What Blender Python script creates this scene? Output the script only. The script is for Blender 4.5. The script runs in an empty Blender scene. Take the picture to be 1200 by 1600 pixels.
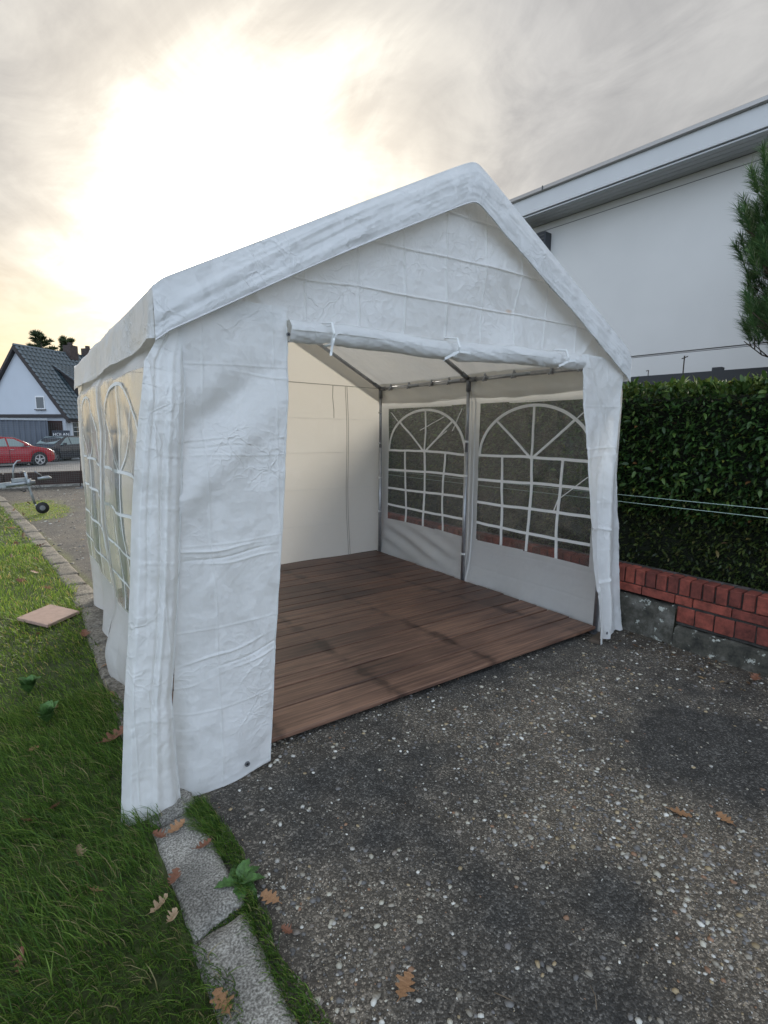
import bpy, bmesh, math, random
import numpy as np
from mathutils import Vector, Matrix, Quaternion
random.seed(7); RNG = np.random.default_rng(11)
sc = bpy.context.scene
COL = sc.collection
PI = math.pi
rad = math.radians

# ------------------------------------------------------------------ camera
cd = bpy.data.cameras.new('camera'); cam = bpy.data.objects.new('camera', cd); COL.objects.link(cam)
cd.sensor_fit = 'HORIZONTAL'; cd.sensor_width = 36; cd.lens = 815/1200*36
cd.clip_start = 0.05; cd.clip_end = 2000
cr = Vector((0.82196561, -0.56949038, 0.00729703)); cu = Vector((0.08228341, 0.13142086, 0.98790587)); cb = cr.cross(cu)
m = Matrix((cr, cu, cb)).transposed().to_4x4(); m.translation = (0, 0, 1.5)
cam.matrix_world = m
sc.camera = cam
# ------------------------------------------------------------------ sky, sun, exposure
SUN_AZ, SUN_EL = 22.0, 17.5
sdir = Vector((math.sin(rad(SUN_AZ))*math.cos(rad(SUN_EL)), math.cos(rad(SUN_AZ))*math.cos(rad(SUN_EL)), math.sin(rad(SUN_EL))))
w = bpy.data.worlds.new('World'); sc.world = w; w.use_nodes = True
def build_world():
    nt = w.node_tree; nt.nodes.clear(); N = nt.nodes.new; L = nt.links.new
    out = N('ShaderNodeOutputWorld'); bg = N('ShaderNodeBackground'); bg.inputs['Strength'].default_value = 0.1
    L(bg.outputs[0], out.inputs[0])
    tc = N('ShaderNodeTexCoord')
    def math_(op, a, b=None, clamp=False):
        n = N('ShaderNodeMath'); n.operation = op; n.use_clamp = clamp
        for i, v in enumerate((a, b)):
            if v is None: continue
            if isinstance(v, (int, float)): n.inputs[i].default_value = v
            else: L(v, n.inputs[i])
        return n.outputs[0]
    def mix(f, a, b, mode='MIX'):
        n = N('ShaderNodeMix'); n.data_type = 'RGBA'; n.blend_type = mode
        if isinstance(f, (int, float)): n.inputs[0].default_value = f
        else: L(f, n.inputs[0])
        for i, v in ((6, a), (7, b)):
            if isinstance(v, tuple): n.inputs[i].default_value = (*v, 1)
            else: L(v, n.inputs[i])
        return n.outputs[2]
    def smooth(x, lo, hi, a=0.0, b=1.0):
        n = N('ShaderNodeMapRange'); n.interpolation_type = 'SMOOTHSTEP'
        L(x, n.inputs[0]); n.inputs[1].default_value = lo; n.inputs[2].default_value = hi; n.inputs[3].default_value = a; n.inputs[4].default_value = b
        return n.outputs[0]
    sky = N('ShaderNodeTexSky'); sky.sky_type = 'NISHITA'; sky.sun_disc = False
    sky.sun_elevation = rad(SUN_EL); sky.sun_rotation = rad(SUN_AZ); sky.altitude = 50; sky.dust_density = 2.5; sky.air_density = 1.0
    dirv = tc.outputs['Generated']
    sep = N('ShaderNodeSeparateXYZ'); L(dirv, sep.inputs[0])
    z = sep.outputs[2]
    zz = math_('ADD', math_('MAXIMUM', z, 0.0), 0.22)
    comb = N('ShaderNodeCombineXYZ'); L(math_('DIVIDE', sep.outputs[0], zz), comb.inputs[0]); L(math_('DIVIDE', sep.outputs[1], zz), comb.inputs[1])
    def noise(scale, det, rough, off, dist=0.6):
        mp = N('ShaderNodeMapping'); L(comb.outputs[0], mp.inputs[0]); mp.inputs['Location'].default_value = off
        mp.inputs['Rotation'].default_value = (0, 0, rad(35)); mp.inputs['Scale'].default_value = (1.0, 0.75, 1)
        n = N('ShaderNodeTexNoise'); n.inputs['Scale'].default_value = scale; n.inputs['Detail'].default_value = det
        n.inputs['Roughness'].default_value = rough; n.inputs['Distortion'].default_value = dist; L(mp.outputs[0], n.inputs['Vector'])
        return n.outputs[0]
    n1 = noise(1.25, 8, 0.58, (5.9, 7.7, 0), 0.9); n2 = noise(3.6, 7, 0.62, (2.1, 6.6, 0), 1.2)
    cl = math_('ADD', math_('MULTIPLY', n1, 0.65), math_('MULTIPLY', n2, 0.35))
    dotn = N('ShaderNodeVectorMath'); dotn.operation = 'DOT_PRODUCT'; L(dirv, dotn.inputs[0]); dotn.inputs[1].default_value = sdir
    d = math_('MAXIMUM', dotn.outputs['Value'], 0.0)
    # overcast veil: cooler and brighter away from the sun, grey overhead, straw near the horizon under the sun
    lit = smooth(cl, 0.34, 0.66)
    veil = mix(lit, (2.5, 2.42, 2.33), (4.5, 4.36, 4.12))
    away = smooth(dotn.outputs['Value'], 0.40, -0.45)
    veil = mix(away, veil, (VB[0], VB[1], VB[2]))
    low = smooth(z, 0.33, 0.04)
    near = smooth(dotn.outputs['Value'], 0.45, 0.95)
    veil = mix(math_('MULTIPLY', math_('MULTIPLY', low, near), 0.85), veil, (6.3, 4.75, 2.4))
    # sun glow spread by thin cloud
    dd = math_('ADD', d, math_('MULTIPLY', math_('SUBTRACT', cl, 0.5), 0.21))
    g0 = smooth(dd, 0.88, 0.972)
    g2 = smooth(dd, 0.944, 0.996)
    g1 = smooth(dd, 0.968, 1.01)
    veil = mix(math_('MULTIPLY', g0, 0.45), veil, (7.2, 6.7, 5.6))
    veil = mix(math_('MULTIPLY', g2, 0.9), veil, (9.4, 9.0, 7.8))
    glow = mix(g1, (0, 0, 0), (40.0, 36.0, 29.0))
    tot = mix(1.0, veil, glow, 'ADD')
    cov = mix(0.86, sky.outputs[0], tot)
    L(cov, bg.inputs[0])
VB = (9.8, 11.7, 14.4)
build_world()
sd = bpy.data.lights.new('sun', 'SUN'); sd.energy = 1.8; sd.angle = rad(14); sd.color = (1, .93, .82)
so = bpy.data.objects.new('sun', sd); COL.objects.link(so); so.rotation_euler = sdir.to_track_quat('Z', 'Y').to_euler()
sc.view_settings.view_transform = 'Standard'; sc.view_settings.look = 'None'; sc.view_settings.gamma = 1
sc.view_settings.exposure = 0.62; sc.view_settings.use_curve_mapping = False
sc.render.engine = 'CYCLES'; sc.cycles.transparent_max_bounces = 16; sc.cycles.max_bounces = 8
sc.cycles.diffuse_bounces = 4

# ------------------------------------------------------------------ noise
def vnoise(x, y, seed=0):
    x = np.asarray(x, float); y = np.asarray(y, float)
    xi = np.floor(x).astype(np.int64); yi = np.floor(y).astype(np.int64); fx = x-xi; fy = y-yi
    def h(a, b):
        n = (a*374761393 + b*668265263 + seed*974634777) & 0x7fffffff
        n = ((n ^ (n >> 13))*1274126177) & 0x7fffffff
        n = n ^ (n >> 16)
        return (n & 0xffff)/32767.5-1
    ux = fx*fx*(3-2*fx); uy = fy*fy*(3-2*fy)
    return (h(xi, yi)*(1-ux)+h(xi+1, yi)*ux)*(1-uy)+(h(xi, yi+1)*(1-ux)+h(xi+1, yi+1)*ux)*uy
def fbm(x, y, o=4, seed=0, g=.5):
    s = 0; a = 1; t = 0
    for i in range(o):
        s = s+a*vnoise(x*2**i, y*2**i, seed+i*17); t += a; a *= g
    return s/t
def ridged(x, y, o=4, seed=0):
    s = 0; a = 1; t = 0
    for i in range(o):
        s = s+a*(1-2*np.abs(vnoise(x*2**i, y*2**i, seed+i*31))); t += a; a *= .55
    return s/t
def lattice(a, b, ca, cb, seed):          # facets of a cloth that was folded into a grid of squares
    x = a/ca; y = b/cb; xi = np.floor(x).astype(np.int64); yi = np.floor(y).astype(np.int64); fx = x-xi; fy = y-yi
    def h(i, j):
        n = (i*73856093 + j*19349663 + seed*83492791) & 0x7fffffff
        n = ((n ^ (n >> 11))*1103515245+12345) & 0x7fffffff
        return ((n >> 8) & 0xffff)/32767.5-1
    base = (h(xi, yi)*(1-fx)+h(xi+1, yi)*fx)*(1-fy)+(h(xi, yi+1)*(1-fx)+h(xi+1, yi+1)*fx)*fy
    dx = np.minimum(fx, 1-fx)*ca; dy = np.minimum(fy, 1-fy)*cb
    return base, np.exp(-(dx/.0045)**2)+np.exp(-(dy/.0045)**2)
def cloth(a, b, seed=1, k=1.0, ca=.27, cb=.21, kc=1.0):
    wa = a+.02*fbm(a*2.1, b*2.1, 2, seed+5); wb = b+.02*fbm(a*1.9+7, b*2.3, 2, seed+9)
    base, rid = lattice(wa, wb, ca, cb, seed)
    return k*(.009*fbm(a*2.5, b*2.5, 3, seed) + .010*base*kc + .0032*rid*kc
              + .0060*ridged(a*4.3+.6*fbm(a*3, b*3, 2, seed+4), b*4.3, 4, seed+3) + .0009*ridged(a*17, b*17+a*4, 3, seed+8))

# ------------------------------------------------------------------ materials
def newmat(name):
    M = bpy.data.materials.new(name); M.use_nodes = True; nt = M.node_tree
    return M, nt, nt.nodes, nt.links, nt.nodes['Principled BSDF']
def simple(name, col, rough=.6, metal=0, spec=.5, var=.0, scale=6, bump=0, bscale=60, trans=0):
    M, nt, N, L, P = newmat(name)
    P.inputs['Base Color'].default_value = (*col, 1); P.inputs['Roughness'].default_value = rough
    P.inputs['Metallic'].default_value = metal; P.inputs['Specular IOR Level'].default_value = spec
    tc = N.new('ShaderNodeTexCoord')
    if var:
        n = N.new('ShaderNodeTexNoise'); n.inputs['Scale'].default_value = scale; n.inputs['Detail'].default_value = 5
        L.new(tc.outputs['Object'], n.inputs['Vector'])
        r = N.new('ShaderNodeMapRange'); L.new(n.outputs[0], r.inputs[0]); r.inputs[1].default_value = .3; r.inputs[2].default_value = .7
        r.inputs[3].default_value = 1-var; r.inputs[4].default_value = 1+var
        mx = N.new('ShaderNodeVectorMath'); mx.operation = 'SCALE'; mx.inputs[0].default_value = col; L.new(r.outputs[0], mx.inputs['Scale'])
        L.new(mx.outputs[0], P.inputs['Base Color'])
    if bump:
        n = N.new('ShaderNodeTexNoise'); n.inputs['Scale'].default_value = bscale; n.inputs['Detail'].default_value = 4
        L.new(tc.outputs['Object'], n.inputs['Vector']); b = N.new('ShaderNodeBump'); b.inputs['Strength'].default_value = bump
        b.inputs['Distance'].default_value = .01
        L.new(n.outputs[0], b.inputs['Height']); L.new(b.outputs[0], P.inputs['Normal'])
    return M
def cloth_mat(name, col=(.8, .8, .79), trans=.32, rough=.36, stain=None, tcol=(.86, .83, .76), crump=1.0):
    M, nt, N, L, P = newmat(name)
    P.inputs['Roughness'].default_value = rough; P.inputs['Specular IOR Level'].default_value = .35
    tc = N.new('ShaderNodeTexCoord')
    n = N.new('ShaderNodeTexNoise'); n.inputs['Scale'].default_value = 3; n.inputs['Detail'].default_value = 6; L.new(tc.outputs['Object'], n.inputs['Vector'])
    cr_ = N.new('ShaderNodeMix'); cr_.data_type = 'RGBA'; cr_.inputs[6].default_value = (col[0]*.965, col[1]*.965, col[2]*.96, 1); cr_.inputs[7].default_value = (*col, 1)
    rg = N.new('ShaderNodeMapRange'); L.new(n.outputs[0], rg.inputs[0]); rg.inputs[1].default_value = .35; rg.inputs[2].default_value = .6; L.new(rg.outputs[0], cr_.inputs[0])
    colout = cr_.outputs[2]
    if stain:
        vm = N.new('ShaderNodeVectorMath'); vm.operation = 'SUBTRACT'; L.new(tc.outputs['Object'], vm.inputs[0]); vm.inputs[1].default_value = stain
        vs = N.new('ShaderNodeVectorMath'); vs.operation = 'MULTIPLY'; L.new(vm.outputs[0], vs.inputs[0]); vs.inputs[1].default_value = (28, 5, 70)
        ln = N.new('ShaderNodeVectorMath'); ln.operation = 'LENGTH'; L.new(vs.outputs[0], ln.inputs[0])
        r2 = N.new('ShaderNodeMapRange'); L.new(ln.outputs['Value'], r2.inputs[0]); r2.inputs[1].default_value = 1; r2.inputs[2].default_value = .2; r2.inputs[4].default_value = .6
        m2 = N.new('ShaderNodeMix'); m2.data_type = 'RGBA'; L.new(r2.outputs[0], m2.inputs[0]); L.new(colout, m2.inputs[6]); m2.inputs[7].default_value = (.6, .3, .12, 1); colout = m2.outputs[2]
    L.new(colout, P.inputs['Base Color'])
    # crinkle and weave
    ve_list = []
    nz = N.new('ShaderNodeTexNoise'); nz.noise_type = 'RIDGED_MULTIFRACTAL'; nz.inputs['Scale'].default_value = 7; nz.inputs['Detail'].default_value = 6; nz.inputs['Roughness'].default_value=.6
    nz.inputs['Distortion'].default_value = .4
    L.new(tc.outputs['Object'], nz.inputs['Vector'])
    n3 = N.new('ShaderNodeTexNoise'); n3.inputs['Scale'].default_value = 60; n3.inputs['Detail'].default_value = 3; L.new(tc.outputs['Object'], n3.inputs['Vector'])
    b = N.new('ShaderNodeBump'); b.inputs['Strength'].default_value = .35; b.inputs['Distance'].default_value = .012; L.new(nz.outputs[0], b.inputs['Height'])
    b2 = N.new('ShaderNodeBump'); b2.inputs['Strength'].default_value = .15; b2.inputs['Distance'].default_value = .002; L.new(n3.outputs[0], b2.inputs['Height']); L.new(b.outputs[0], b2.inputs['Normal'])
    for sc_, ht in ((9, .0022), (22, .0015)):      # sharp packing creases
        ve = N.new('ShaderNodeTexVoronoi'); ve.feature = 'DISTANCE_TO_EDGE'; ve.inputs['Scale'].default_value = sc_; ve_list.append(ve)
        rr_ = N.new('ShaderNodeMapRange'); L.new(ve.outputs['Distance'], rr_.inputs[0]); rr_.inputs[1].default_value = 0; rr_.inputs[2].default_value = .035*sc_/6; rr_.inputs[3].default_value = 1; rr_.inputs[4].default_value = 0
        mk = N.new('ShaderNodeMapRange'); L.new(n.outputs[0], mk.inputs[0]); mk.inputs[1].default_value = .46; mk.inputs[2].default_value = .62
        mm_ = N.new('ShaderNodeMath'); mm_.operation = 'MULTIPLY'; L.new(rr_.outputs[0], mm_.inputs[0]); L.new(mk.outputs[0], mm_.inputs[1]); rr_ = mm_
        b3 = N.new('ShaderNodeBump'); b3.inputs['Strength'].default_value = .8; b3.inputs['Distance'].default_value = ht*crump; L.new(rr_.outputs[0], b3.inputs['Height']); L.new(b2.outputs[0], b3.inputs['Normal']); b2 = b3
    dn = N.new('ShaderNodeTexNoise'); dn.inputs['Scale'].default_value = 5; dn.inputs['Detail'].default_value = 3; L.new(tc.outputs['Object'], dn.inputs['Vector'])
    ds = N.new('ShaderNodeVectorMath'); ds.operation = 'MULTIPLY_ADD'; L.new(dn.outputs['Color'], ds.inputs[0]); ds.inputs[1].default_value = (.22, .10, .22); L.new(tc.outputs['Object'], ds.inputs[2])
    last = b2.outputs[0]
    for ve in ve_list: L.new(ds.outputs[0], ve.inputs['Vector'])
    for sc_, amp in ((7, .07), (16, .12), (40, .12)):
        vo = N.new('ShaderNodeTexVoronoi'); vo.inputs['Scale'].default_value = sc_; L.new(ds.outputs[0], vo.inputs['Vector'])
        sb = N.new('ShaderNodeVectorMath'); sb.operation = 'SUBTRACT'; L.new(vo.outputs['Color'], sb.inputs[0]); sb.inputs[1].default_value = (.5, .5, .5)
        ad_ = N.new('ShaderNodeVectorMath'); ad_.operation = 'MULTIPLY_ADD'; L.new(sb.outputs[0], ad_.inputs[0]); ad_.inputs[1].default_value = (amp*crump,)*3; L.new(last, ad_.inputs[2])
        last = ad_.outputs[0]
    nn_ = N.new('ShaderNodeVectorMath'); nn_.operation = 'NORMALIZE'; L.new(last, nn_.inputs[0])
    L.new(nn_.outputs[0], P.inputs['Normal'])
    T = N.new('ShaderNodeBsdfTranslucent'); T.inputs['Color'].default_value = (*tcol, 1)
    mx = N.new('ShaderNodeMixShader'); mx.inputs[0].default_value = trans
    L.new(P.outputs[0], mx.inputs[1]); L.new(T.outputs[0], mx.inputs[2]); L.new(mx.outputs[0], N['Material Output'].inputs[0])
    return M
def film_mat():
    M, nt, N, L, P = newmat('clear_vinyl')
    N.remove(P)
    tc = N.new('ShaderNodeTexCoord')
    tr = N.new('ShaderNodeBsdfTransparent'); tr.inputs[0].default_value = (.84, .86, .85, 1)
    gl = N.new('ShaderNodeBsdfGlossy'); gl.inputs['Roughness'].default_value = .2; gl.inputs[0].default_value = (.9, .9, .9, 1)
    df = N.new('ShaderNodeBsdfTranslucent'); df.inputs[0].default_value = (.85, .85, .82, 1)
    df2 = N.new('ShaderNodeBsdfDiffuse'); df2.inputs[0].default_value = (.8, .8, .78, 1)
    nz = N.new('ShaderNodeTexNoise'); nz.noise_type = 'RIDGED_MULTIFRACTAL'; nz.inputs['Scale'].default_value = 3.2; nz.inputs['Detail'].default_value = 3; nz.inputs['Distortion'].default_value = .6
    L.new(tc.outputs['Object'], nz.inputs['Vector'])
    b = N.new('ShaderNodeBump'); b.inputs['Strength'].default_value = .6; b.inputs['Distance'].default_value = .03; L.new(nz.outputs[0], b.inputs['Height'])
    L.new(b.outputs[0], gl.inputs['Normal'])
    lw = N.new('ShaderNodeLayerWeight'); lw.inputs[0].default_value = .5; L.new(b.outputs[0], lw.inputs['Normal'])
    pw = N.new('ShaderNodeMath'); pw.operation = 'POWER'; L.new(lw.outputs['Facing'], pw.inputs[0]); pw.inputs[1].default_value = 4
    fr = N.new('ShaderNodeMath'); fr.operation = 'MULTIPLY_ADD'; L.new(pw.outputs[0], fr.inputs[0]); fr.inputs[1].default_value = .6; fr.inputs[2].default_value = .08
    hf = N.new('ShaderNodeMath'); hf.operation = 'MULTIPLY_ADD'; L.new(pw.outputs[0], hf.inputs[0]); hf.inputs[1].default_value = .75; hf.inputs[2].default_value = .07
    hz = N.new('ShaderNodeMixShader'); L.new(hf.outputs[0], hz.inputs[0]); L.new(tr.outputs[0], hz.inputs[1])
    dm = N.new('ShaderNodeMixShader'); dm.inputs[0].default_value = .5; L.new(df.outputs[0], dm.inputs[1]); L.new(df2.outputs[0], dm.inputs[2]); L.new(dm.outputs[0], hz.inputs[2])
    mx = N.new('ShaderNodeMixShader'); L.new(fr.outputs[0], mx.inputs[0]); L.new(hz.outputs[0], mx.inputs[1]); L.new(gl.outputs[0], mx.inputs[2])
    L.new(mx.outputs[0], N['Material Output'].inputs[0])
    return M
def attr_mat(name, rough=.7, attr='Col', trans=0, spec=.3, bump=0, bscale=200):
    M, nt, N, L, P = newmat(name)
    a = N.new('ShaderNodeAttribute'); a.attribute_name = attr
    L.new(a.outputs['Color'], P.inputs['Base Color']); P.inputs['Roughness'].default_value = rough; P.inputs['Specular IOR Level'].default_value = spec
    if bump:
        tc = N.new('ShaderNodeTexCoord'); n = N.new('ShaderNodeTexNoise'); n.inputs['Scale'].default_value = bscale; L.new(tc.outputs['Object'], n.inputs['Vector'])
        b = N.new('ShaderNodeBump'); b.inputs['Strength'].default_value = bump; b.inputs['Distance'].default_value = .003; L.new(n.outputs[0], b.inputs['Height']); L.new(b.outputs[0], P.inputs['Normal'])
    if trans:
        T = N.new('ShaderNodeBsdfTranslucent'); L.new(a.outputs['Color'], T.inputs[0]); mx = N.new('ShaderNodeMixShader'); mx.inputs[0].default_value = trans
        L.new(P.outputs[0], mx.inputs[1]); L.new(T.outputs[0], mx.inputs[2]); L.new(mx.outputs[0], N['Material Output'].inputs[0])
    return M
def wood_mat(name, cols, stains=()):
    M, nt, N, L, P = newmat(name)
    tc = N.new('ShaderNodeTexCoord'); oi = N.new('ShaderNodeObjectInfo')
    geo = N.new('ShaderNodeNewGeometry')
    mp = N.new('ShaderNodeMapping'); mp.inputs['Scale'].default_value = (1.2, 34, 34); L.new(geo.outputs['Position'], mp.inputs[0])
    ofs = N.new('ShaderNodeVectorMath'); ofs.operation = 'ADD'; L.new(mp.outputs[0], ofs.inputs[0])
    rs = N.new('ShaderNodeVectorMath'); rs.operation = 'SCALE'; rs.inputs[0].default_value = (37, 11, 5); L.new(oi.outputs['Random'], rs.inputs['Scale']); L.new(rs.outputs[0], ofs.inputs[1])
    n = N.new('ShaderNodeTexNoise'); n.inputs['Scale'].default_value = 1.6; n.inputs['Detail'].default_value = 8; n.inputs['Roughness'].default_value = .65; n.inputs['Distortion'].default_value = .5
    L.new(ofs.outputs[0], n.inputs['Vector'])
    n2 = N.new('ShaderNodeTexNoise'); n2.inputs['Scale'].default_value = 1.4; n2.inputs['Detail'].default_value = 4; L.new(geo.outputs['Position'], n2.inputs['Vector'])
    cr_ = N.new('ShaderNodeValToRGB'); e = cr_.color_ramp.elements
    e[0].position = .3; e[0].color = (*cols[0], 1); e[1].position = .72; e[1].color = (*cols[2], 1); k = e.new(.5); k.color = (*cols[1], 1)
    ad = N.new('ShaderNodeMath'); ad.operation = 'MULTIPLY_ADD'; L.new(n2.outputs[0], ad.inputs[0]); ad.inputs[1].default_value = .5; 
    mm = N.new('ShaderNodeMath'); mm.operation = 'MULTIPLY_ADD'; L.new(oi.outputs['Random'], mm.inputs[0]); mm.inputs[1].default_value = .15; mm.inputs[2].default_value = -.31
    L.new(mm.outputs[0], ad.inputs[2]); 
    a2 = N.new('ShaderNodeMath'); a2.operation = 'ADD'; L.new(ad.outputs[0], a2.inputs[0]); L.new(n.outputs[0], a2.inputs[1]); L.new(a2.outputs[0], cr_.inputs[0])
    col = cr_.outputs[0]
    if stains:
        sp = N.new('ShaderNodeSeparateXYZ'); L.new(geo.outputs['Position'], sp.inputs[0])
        nn = N.new('ShaderNodeTexNoise'); nn.inputs['Scale'].default_value = 9; nn.inputs['Detail'].default_value = 4; L.new(geo.outputs['Position'], nn.inputs['Vector'])
        tot = None
        for (xc, sl, wd) in stains:
            # distance to a wet line running along y
            e1 = N.new('ShaderNodeMath'); e1.operation = 'MULTIPLY_ADD'; L.new(sp.outputs[1], e1.inputs[0]); e1.inputs[1].default_value = -sl; e1.inputs[2].default_value = -xc+3.3*sl
            e2 = N.new('ShaderNodeMath'); e2.operation = 'ADD'; L.new(sp.outputs[0], e2.inputs[0]); L.new(e1.outputs[0], e2.inputs[1])
            e3 = N.new('ShaderNodeMath'); e3.operation = 'ABSOLUTE'; L.new(e2.outputs[0], e3.inputs[0])
            e4 = N.new('ShaderNodeMath'); e4.operation = 'MULTIPLY_ADD'; L.new(nn.outputs[0], e4.inputs[0]); e4.inputs[1].default_value = -wd*3.4; L.new(e3.outputs[0], e4.inputs[2])
            r = N.new('ShaderNodeMapRange'); L.new(e4.outputs[0], r.inputs[0]); r.inputs[1].default_value = -wd*1.15; r.inputs[2].default_value = -wd*1.95; r.inputs[3].default_value = 0; r.inputs[4].default_value = .85
            if tot is None: tot = r.outputs[0]
            else:
                q = N.new('ShaderNodeMath'); q.operation = 'MAXIMUM'; L.new(tot, q.inputs[0]); L.new(r.outputs[0], q.inputs[1]); tot = q.outputs[0]
        m2 = N.new('ShaderNodeMix'); m2.data_type = 'RGBA'; m2.blend_type = 'MULTIPLY'; L.new(tot, m2.inputs[0]); L.new(col, m2.inputs[6]); m2.inputs[7].default_value = (.28, .25, .26, 1); col = m2.outputs[2]
    L.new(col, P.inputs['Base Color']); P.inputs['Roughness'].default_value = .43
    b = N.new('ShaderNodeBump'); b.inputs['Strength'].default_value = .35; b.inputs['Distance'].default_value = .003; L.new(n.outputs[0], b.inputs['Height']); L.new(b.outputs[0], P.inputs['Normal'])
    return M
def stone_mat(name, c1, c2, c3, scale=120, bump=.6, bd=.006):
    M, nt, N, L, P = newmat(name)
    tc = N.new('ShaderNodeTexCoord'); geo = N.new('ShaderNodeNewGeometry')
    n = N.new('ShaderNodeTexNoise'); n.inputs['Scale'].default_value = scale; n.inputs['Detail'].default_value = 3; L.new(geo.outputs['Position'], n.inputs['Vector'])
    n2 = N.new('ShaderNodeTexNoise'); n2.inputs['Scale'].default_value = 5; n2.inputs['Detail'].default_value = 7; n2.inputs['Roughness'].default_value = .65; L.new(geo.outputs['Position'], n2.inputs['Vector'])
    cr_ = N.new('ShaderNodeValToRGB'); e = cr_.color_ramp.elements; e[0].position = .36; e[0].color = (*c1, 1); e[1].position = .66; e[1].color = (*c3, 1); k = e.new(.5); k.color = (*c2, 1)
    L.new(n.outputs[0], cr_.inputs[0])
    r = N.new('ShaderNodeMapRange'); L.new(n2.outputs[0], r.inputs[0]); r.inputs[1].default_value = .3; r.inputs[2].default_value = .65; r.inputs[3].default_value = .45; r.inputs[4].default_value = 1.15
    vs = N.new('ShaderNodeVectorMath'); vs.operation = 'SCALE'; L.new(cr_.outputs[0], vs.inputs[0]); L.new(r.outputs[0], vs.inputs['Scale']); L.new(vs.outputs[0], P.inputs['Base Color'])
    ad = N.new('ShaderNodeMath'); ad.operation = 'ADD'; L.new(n.outputs[0], ad.inputs[0]); L.new(n2.outputs[0], ad.inputs[1])
    b = N.new('ShaderNodeBump'); b.inputs['Strength'].default_value = bump; b.inputs['Distance'].default_value = bd; L.new(ad.outputs[0], b.inputs['Height']); L.new(b.outputs[0], P.inputs['Normal'])
    P.inputs['Roughness'].default_value = .85
    return M
MT = {}
MT['tarp'] = cloth_mat('white_tarp', (.79, .79, .785), stain=(2.34, 2.1, 2.17))
MT['roof_tarp'] = cloth_mat('roof_tarp', (.74, .74, .74), .24, crump=1.1)
MT['side_tarp'] = cloth_mat('side_tarp', (.77, .765, .755), .40, crump=.45)
MT['film'] = film_mat()
MT['bar'] = simple('white_print', (.82, .82, .81), .5)
MT['tape'] = simple('white_tape', (.75, .75, .73), .7)
MT['seam'] = simple('grey_seam', (.42, .41, .39), .7)
MT['steel'] = simple('galvanised_steel', (.42, .43, .45), .38, .85, var=.12, scale=30)
MT['dark_steel'] = simple('dull_steel', (.22, .225, .235), .5, .8, var=.2, scale=20)
MT['rubber'] = simple('black_rubber', (.018, .018, .018), .75)
MT['plastic'] = simple('white_plastic', (.7, .7, .68), .5)
MT['deck'] = wood_mat('stained_deck_wood', ((.042, .023, .018), (.118, .063, .044), (.26, .145, .095)), [(1.56, -.05, .085), (2.27, -.085, .085), (3.05, -.17, .075), (.88, -.03, .07)])
MT['bearer'] = simple('raw_timber', (.10, .075, .055), .8, var=.3, scale=12)
MT['brick'] = None

# ------------------------------------------------------------------ object helpers
def setp(o, label=None, cat=None, group=None, kind=None):
    if label: o['label'] = label
    if cat: o['category'] = cat
    if group: o['group'] = group
    if kind: o['kind'] = kind
    return o
def empty(name, loc=(0, 0, 0), rz=0, label=None, cat=None, group=None, kind=None):
    o = bpy.data.objects.new(name, None); COL.objects.link(o); o.location = loc; o.rotation_euler = (0, 0, rz); o.empty_display_size = .1
    return setp(o, label, cat, group, kind)
def link(name, me, mat, parent=None, smooth=False):
    if mat is not None and len(me.materials) == 0: me.materials.append(mat)
    o = bpy.data.objects.new(name, me); COL.objects.link(o)
    if smooth: me.polygons.foreach_set('use_smooth', [True]*len(me.polygons))
    if parent is not None: o.parent = parent
    return o
def mesh_np(name, V, F, mat, parent=None, smooth=False, col=None):
    """V (n,3), F (m,k) with k 3 or 4"""
    V = np.ascontiguousarray(V, dtype=np.float32); F = np.ascontiguousarray(F, dtype=np.int32)
    me = bpy.data.meshes.new(name); k = F.shape[1]
    me.vertices.add(len(V)); me.vertices.foreach_set('co', V.ravel())
    me.loops.add(F.size); me.loops.foreach_set('vertex_index', F.ravel())
    me.polygons.add(len(F)); me.polygons.foreach_set('loop_start', np.arange(0, F.size, k, dtype=np.int32)); me.polygons.foreach_set('loop_total', np.full(len(F), k, dtype=np.int32))
    me.update(calc_edges=True)
    if col is not None:
        a = me.color_attributes.new('Col', 'FLOAT_COLOR', 'POINT'); c = np.ones((len(V), 4), np.float32); c[:, :3] = col; a.data.foreach_set('color', c.ravel())
    return link(name, me, mat, parent, smooth)
def bm_obj(name, bm, mat, parent=None, smooth=False):
    me = bpy.data.meshes.new(name); bm.normal_update(); bm.to_mesh(me); bm.free()
    return link(name, me, mat, parent, smooth)
def box(bm, c, s, rot=None, bev=0):
    M = Matrix.Translation(c) @ (rot.to_4x4() if rot is not None else Matrix.Identity(4)) @ Matrix.Diagonal((*s, 1))
    r = bmesh.ops.create_cube(bm, size=1, matrix=M)
    if bev:
        es = list({e for v in r['verts'] for e in v.link_edges})
        bmesh.ops.bevel(bm, geom=es, offset=bev, segments=1, affect='EDGES')
def boxo(name, c, s, mat, parent=None, rot=None, bev=0):
    bm = bmesh.new(); box(bm, c, s, rot, bev); return bm_obj(name, bm, mat, parent)
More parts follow.
